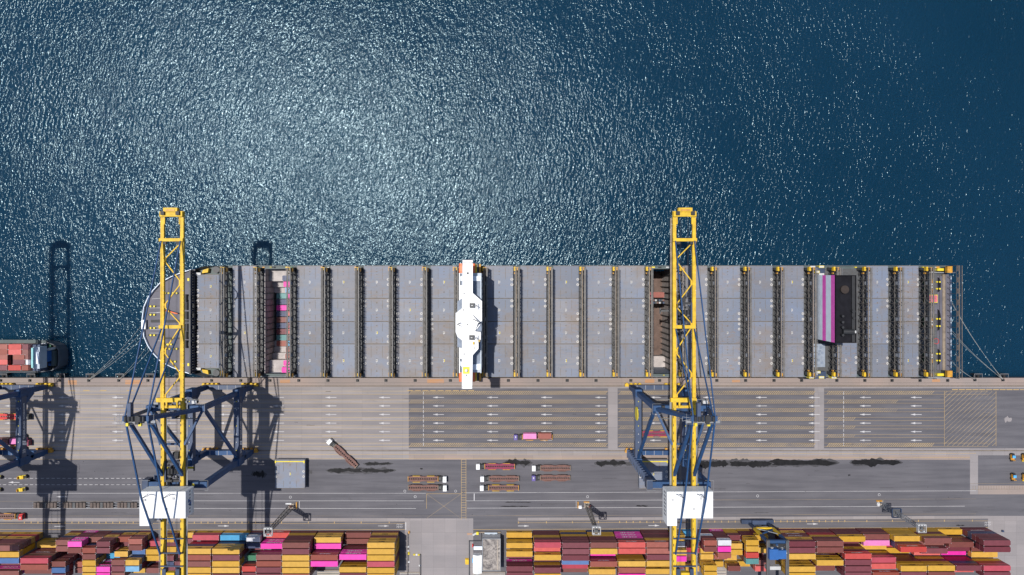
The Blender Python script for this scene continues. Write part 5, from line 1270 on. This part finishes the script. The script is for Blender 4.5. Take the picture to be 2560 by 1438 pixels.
# hatch covers landed on the quay
for (a_,b_,c_,d_,lab) in ((688,762,1149,1221,'grey hatch cover landed on the quay beside the left crane shadow'),(1598,1669,1149,1222,'grey hatch cover landed on the quay under the right crane')):
    zt=3.9; x0_,x1_=WX(a_,zt),WX(b_,zt); y0_,y1_=WY(d_,zt),WY(c_,zt); r=empty('landed_hatch_cover',((x0_+x1_)/2,(y0_+y1_)/2,0)); tag(r,lab,'hatch cover')
    hm=hatch(x1_-x0_,y1_-y0_,(-1,1),3); 
    o=hm.build('cover_plate',r,(0,0,zt)); 
    m=MB(); hw,hl=(y1_-y0_)/2,(x1_-x0_)/2; m.box(-hl+.15,hl-.15,-hw+.3,hw-.3,.5,1.75,M['deckgreen']); 
    for k in range(8): m.box(hl-.2,hl-.02,-hw+.5+k*(2*hw-1)/7.5,-hw+1.0+k*(2*hw-1)/7.5,.1,3.8,M['darksteel'])
    m.build('underframe',r); m=MB(); m.box(-hl+.1,hl-.1,hw-1.1,hw-.7,zt+.02,zt+.3,M['fyellow']); m.box(-hl,-hl+.5,hw-1.6,hw-.4,zt+.02,zt+.4,M['fyellow']); m.box(hl-.5,hl,hw-1.6,hw-.4,zt+.02,zt+.4,M['fyellow']); m.build('edge_rail',r)

# ---------------------------------------------------------------- light masts
def mast(px,py,mid,label):
    v=W(px,py,0); r=empty('light_mast',(v.x,v.y,0)); tag(r,label,'light mast','tall lattice light masts')
    Hh=31.6; m=MB(); n=16; w0,w1=.95,.55
    st=M['slate'] if not mid else M['grey']; st=M['grey'] if mid else M['bridgesteel']
    for sx in(-1,1):
        for sy in(-1,1): m.bar((sx*w0,sy*w0,0),(sx*w1,sy*w1,Hh),.2,.2,st)
    for k in range(n):
        z0_,z1_=Hh*k/n,Hh*(k+1)/n; wa=w0+(w1-w0)*k/n; wb=w0+(w1-w0)*(k+1)/n; s=1 if k%2 else -1
        m.bar((-wa*s,wa,z0_),(wb*s,wb,z1_),.13,.13,st); m.bar((wa,wa*s,z0_),(wb,-wb*s,z1_),.13,.13,st); m.bar((-wa,-wa*s,z0_),(-wb,wb*s,z1_),.13,.13,st); m.bar((-wa*s,-wa,z0_),(wb*s,-wb,z1_),.13,.13,st)
        m.bar((-wb,wb,z1_),(wb,wb,z1_),.1,.1,st); m.bar((-wb,-wb,z1_),(wb,-wb,z1_),.1,.1,st)
    m.build('lattice_column',r)
    t=MB(); q=1.7
    for s in(-1,1):
        t.bar((s*q,-q,Hh+.9),(s*q,q,Hh+.9),.16,.16,M['pale']); t.bar((-q,s*q,Hh+.9),(q,s*q,Hh+.9),.16,.16,M['pale']); t.bar((s*q,-q,Hh),(s*q,q,Hh),.3,.14,M['grey']); t.bar((-q,s*q,Hh),(q,s*q,Hh),.3,.14,M['grey'])
        t.bar((s*.7,-q,Hh),(s*.7,q,Hh),.2,.1,M['grey']); t.bar((-q,s*.9,Hh),(q,s*.9,Hh),.2,.1,M['grey'])
    t.box(-.6,.6,-.5,.5,Hh,Hh+.8,M['steel']); t.build('head_frame',r)
    for (x,y) in((-1.2,1.3),(0,1.3),(1.2,1.3),(-1.2,-1.3),(.9,-1.3)):
        f=MB(); f.box(x-.3,x+.3,y-.22,y+.22,Hh+.2,Hh+.75,M['pale']); f.build('floodlight',r)
    if mid:
        f=MB()
        for s in(-1,1): f.bar((s*2,-2,13.5),(s*2,2,13.5),.25,.9,M['navy']); f.bar((-2,s*2,13.5),(2,s*2,13.5),.25,.9,M['navy'])
        f.box(-1.6,1.6,-1.6,1.6,13,13.1,M['steel']); f.build('mid_platform',r)
    f=MB(); f.box(-1.3,1.3,-1.3,1.3,0.015,.5,M['fskel']); f.build('plinth',r)
    return r
mast(729,1266,False,'tall lattice light mast whose head stands over the left block stacks')
mast(1468,1263,False,'tall lattice light mast above the stacks between building and right crane')
mast(2200,1258,True,'tall grey light mast with a middle platform near the right edge')
def barrier(px,py,w_,d_,h,mat,name,label,cat):
    v=W(px,py,0); m=MB(); m.box(-w_/2,w_/2,-d_/2,d_/2,.015,h*.5,M[mat]); m.box(-w_/2+.1,w_/2-.1,-d_/2+.12,d_/2-.12,h*.5,h,M[mat]); o=m.build(name,None,(v.x,v.y,0)); tag(o,label,cat)
barrier(722,1259,2.8,.5,.8,'white','barrier','white concrete barrier beside the left light mast foot','barrier')
barrier(742,1263,.6,3.0,.8,'orange','barrier','orange barrier standing upright right of the left light mast foot','barrier')
barrier(728,1265.5,.9,.9,1.6,'redpaint','valve_box','small red box at the foot of the left light mast','box')
barrier(1450,1267,1.5,1.3,1.3,'white','cabinet','white cabinet left of the middle light mast foot','cabinet')
barrier(1445,1262,.5,3.0,.8,'orange','barrier','orange upright barrier left of the middle light mast cabinet','barrier')
barrier(1466,1255,2.6,.5,.8,'orange','barrier','orange barrier above the middle light mast foot','barrier')
barrier(1474,1265,.9,.9,1.2,'redpaint','valve_box','small red box right of the middle light mast foot','box')
barrier(2197,1252,2.6,.6,.8,'orange','barrier','orange barrier above the right light mast foot','barrier')
barrier(2194,1260,.8,1.4,1.3,'white','cabinet','white cabinet at the right light mast foot','cabinet')
barrier(1023,1330,.7,1.1,1.2,'orange','cabinet','orange cabinet at the left edge of the concrete lane','cabinet')
barrier(2505,1327,.9,.9,1,'slate','cabinet','small dark box beside the corner of the right stacks','cabinet')
# kerb tent / yellow-white barriers
for k,(x,y,c_) in enumerate(((1021,1366,'white'),(1021,1376,'white'),(1021.5,1381,'fyellow'),(1022,1384.5,'fyellow'),(1036,1386,'fyellow'),(1042,1386,'white'),(1047,1386.5,'fyellow'),(1022,1404,'white'),(1050,1413,'white'))):
    barrier(x,y,1.0,.6,.9,c_,'road_barrier','%s plastic road barrier beside the concrete lane, %s of the row'%('white' if c_=='white' else 'yellow',ordn[k]),'barrier')
m=MB(); 
for k in range(12):
    x,y=W(1020,1335+k*9,0)[:2]; m.bar((x,y,0),(x,y,1.6),.1,.1,M['darksteel'])
v0=W(1020,1330,0);v1=W(1020,1438,0); m.bar((v0.x,v0.y,1.5),(v1.x,v1.y,1.5),.1,.15,M['darksteel']); m.bar((v0.x,v0.y,.8),(v1.x,v1.y,.8),.1,.15,M['darksteel']); tag(m.build('fence'),'low dark fence along the left side of the concrete lane','fence')
m=MB(); a_=W(1051,1385,0);b_=W(1051,1437,0); m.bar((a_.x,a_.y,1.2),(b_.x,b_.y,1.2),.25,.3,M['darksteel']); m.bar((a_.x,a_.y,0),(a_.x,a_.y,1.4),.2,.2,M['darksteel']); m.bar((b_.x,b_.y,0),(b_.x,b_.y,1.4),.2,.2,M['darksteel']); tag(m.build('guard_rail'),'dark guard rail inside the concrete lane below the yellow barriers','guard rail')
# grey service deck behind the stacks (pipes / truck lane strip)
def slab(x0,x1,y0,y1,z,mats,name,label,cat):
    a_=W(x0,y0,0);b_=W(x1,y1,0); m=MB(); m.box(0,b_.x-a_.x,b_.y-a_.y,0,.015,z,mats[0])
    n=5
    for k in range(n): yy=(b_.y-a_.y)*(k+.5)/n; m.bar((.2,yy,z+.15),(b_.x-a_.x-.2,yy,z+.15),.22,.22,mats[1+k%(len(mats)-1)])
    tag(m.build(name,None,(a_.x,a_.y,0)),label,cat)
slab(795,850,1424,1446,1.2,[M['fskel'],M['grey'],M['deckgreen']],'pipe_rack','grey pipe rack in the gap below the left block, two bays from the lane','pipe rack')
slab(1000,1050,1430,1446,.6,[M['fskel'],M['grey'],M['slate']],'pipe_rack','grey pipe rack at the bottom beside the concrete lane','pipe rack')
slab(1183,1263,1429,1448,.8,[M['fskel'],M['slate'],M['grey']],'pipe_rack','grey pipe rack below the flat-roofed building','pipe rack')
slab(1788,1815,1417,1440,.6,[M['fskel'],M['grey'],M['slate']],'pipe_rack','grey pipe rack among the short container stacks left of yard crane','pipe rack')
# gate building
bd=empty('service_building',(WX(1228),WY(1386),0)); tag(bd,'sooty flat-roofed service building beside the right container block','building')
zt=6.6; x0_,x1_=WX(1205.5,zt)-WX(1228),WX(1251.5,zt)-WX(1228); y0_,y1_=WY(1427,zt)-WY(1386),WY(1345.5,zt)-WY(1386)
m=MB(); m.box(x0_+.15,x1_-.15,y0_+.15,y1_-.15,.015,zt,M['pale']); m.build('wall',bd)
m=MB(); m.box(x0_,x1_,y0_,y1_,zt,zt+.15,M['sootroof'])
for a_,b_,c_,d_ in ((x0_,x0_+.3,y0_,y1_),(x1_-.3,x1_,y0_,y1_),(x0_+.3,x1_-.3,y0_,y0_+.3),(x0_+.3,x1_-.3,y1_-.3,y1_)): m.box(a_,b_,c_,d_,zt+.15,zt+.5,M['grey'])
m.box(x1_-1.6,x1_-1.3,y0_+.6,y1_-1,zt+.15,zt+.3,M['fskel']); m.build('roof',bd)
m=MB()
for k in range(3): m.box(x0_+1+k*2.4,x0_+2.2+k*2.4,y1_-.16,y1_-.1,1,2.2,M['glass'])
m.build('window',bd)
sh=empty('store_shed',(WX(1194),WY(1405),0)); tag(sh,'white gable-roofed shed against the flat-roofed building','shed')
m=MB(); m.box(-1.9,1.9,-4.2,4.2,.015,2.6,M['white']); m.build('wall',sh)
m=MB(); m.add([(-2.1,-4.3,2.5),(2.1,-4.3,2.5),(2.1,4.3,2.5),(-2.1,4.3,2.5),(0,-4.3,3.6),(0,4.3,3.6)],[(0,4,5,3),(4,1,2,5),(0,1,4),(3,5,2)],M['white']); m.build('roof',sh)
sh=empty('store_shed',(WX(1196),WY(1365),0)); tag(sh,'narrow pale green roofed lean-to above the white shed','shed'); m=MB(); m.box(-2,2,-.6,.6,.015,2.5,M['pale']); m.build('wall',sh); m=MB(); m.box(-2.1,2.1,-.8,.8,2.5,2.7,M['funlight']); m.build('roof',sh)
barrier(1182,1363,.6,1.4,1.2,'redpaint','crate','small red crate left of the pale lean-to','crate'); barrier(1168,1402,1.8,2.6,1.5,'yellow','skip','yellow metal skip left of the white shed','skip'); barrier(1182,1400,.6,2,1.2,'skyblue','crate','small blue crate between yellow skip and white shed','crate')
mt=empty('parked_van',(WX(1228),WY(1339),0)); tag(mt,'blue van with pale nose parked above the flat-roofed building','van')
m=MB(); m.box(-3,2.9,-1.15,.6,.5,2.4,M['skyblue']); m.box(-3.1,2.9,.6,1.9,.5,1.5,M['fungrey']); m.build('body',mt); m=MB(); m.box(-2.4,2.4,.62,.9,1.5,2.2,M['glass']); m.box(-1.6,1.6,-.2,0,2.4,2.5,M['white']); m.build('windscreen',mt)
m=MB()
for x in(-2.2,2.2):
    for y in(-.9,1.2): m.cyl((x-.15,y,.45),(x+.15,y,.45),.45,M['rubber'],8)
m.build('wheels',mt)
m=MB()
for p,q in (((1173,1351),(1173,1438)),((1173,1351),(1203,1351)),((1203,1333),(1203,1351))):
    a_=W(*p);b_=W(*q); m.bar((a_.x,a_.y,1),(b_.x,b_.y,1),.3,.25,M['steel']); m.bar((a_.x,a_.y,0),(a_.x,a_.y,1.2),.2,.2,M['steel']); m.bar((b_.x,b_.y,0),(b_.x,b_.y,1.2),.2,.2,M['steel'])
tag(m.build('guard_rail'),'dark guard rail round the yard of the flat-roofed building','guard rail')
m=MB(); a_=W(1182,1336);b_=W(1194,1330); c__=W(1252,1330)
m.bar((a_.x,a_.y,.8),(b_.x,b_.y,.8),.8,.8,M['pale']); m.bar((b_.x,b_.y,.5),(c__.x,c__.y,.5),.5,.6,M['timber']); m.box(b_.x-.6,b_.x+.5,b_.y-.8,b_.y+.4,.4,1.6,M['fyellow']); tag(m.build('kerb_barrier'),'pale and yellow kerb barrier curving round the building corner','barrier')
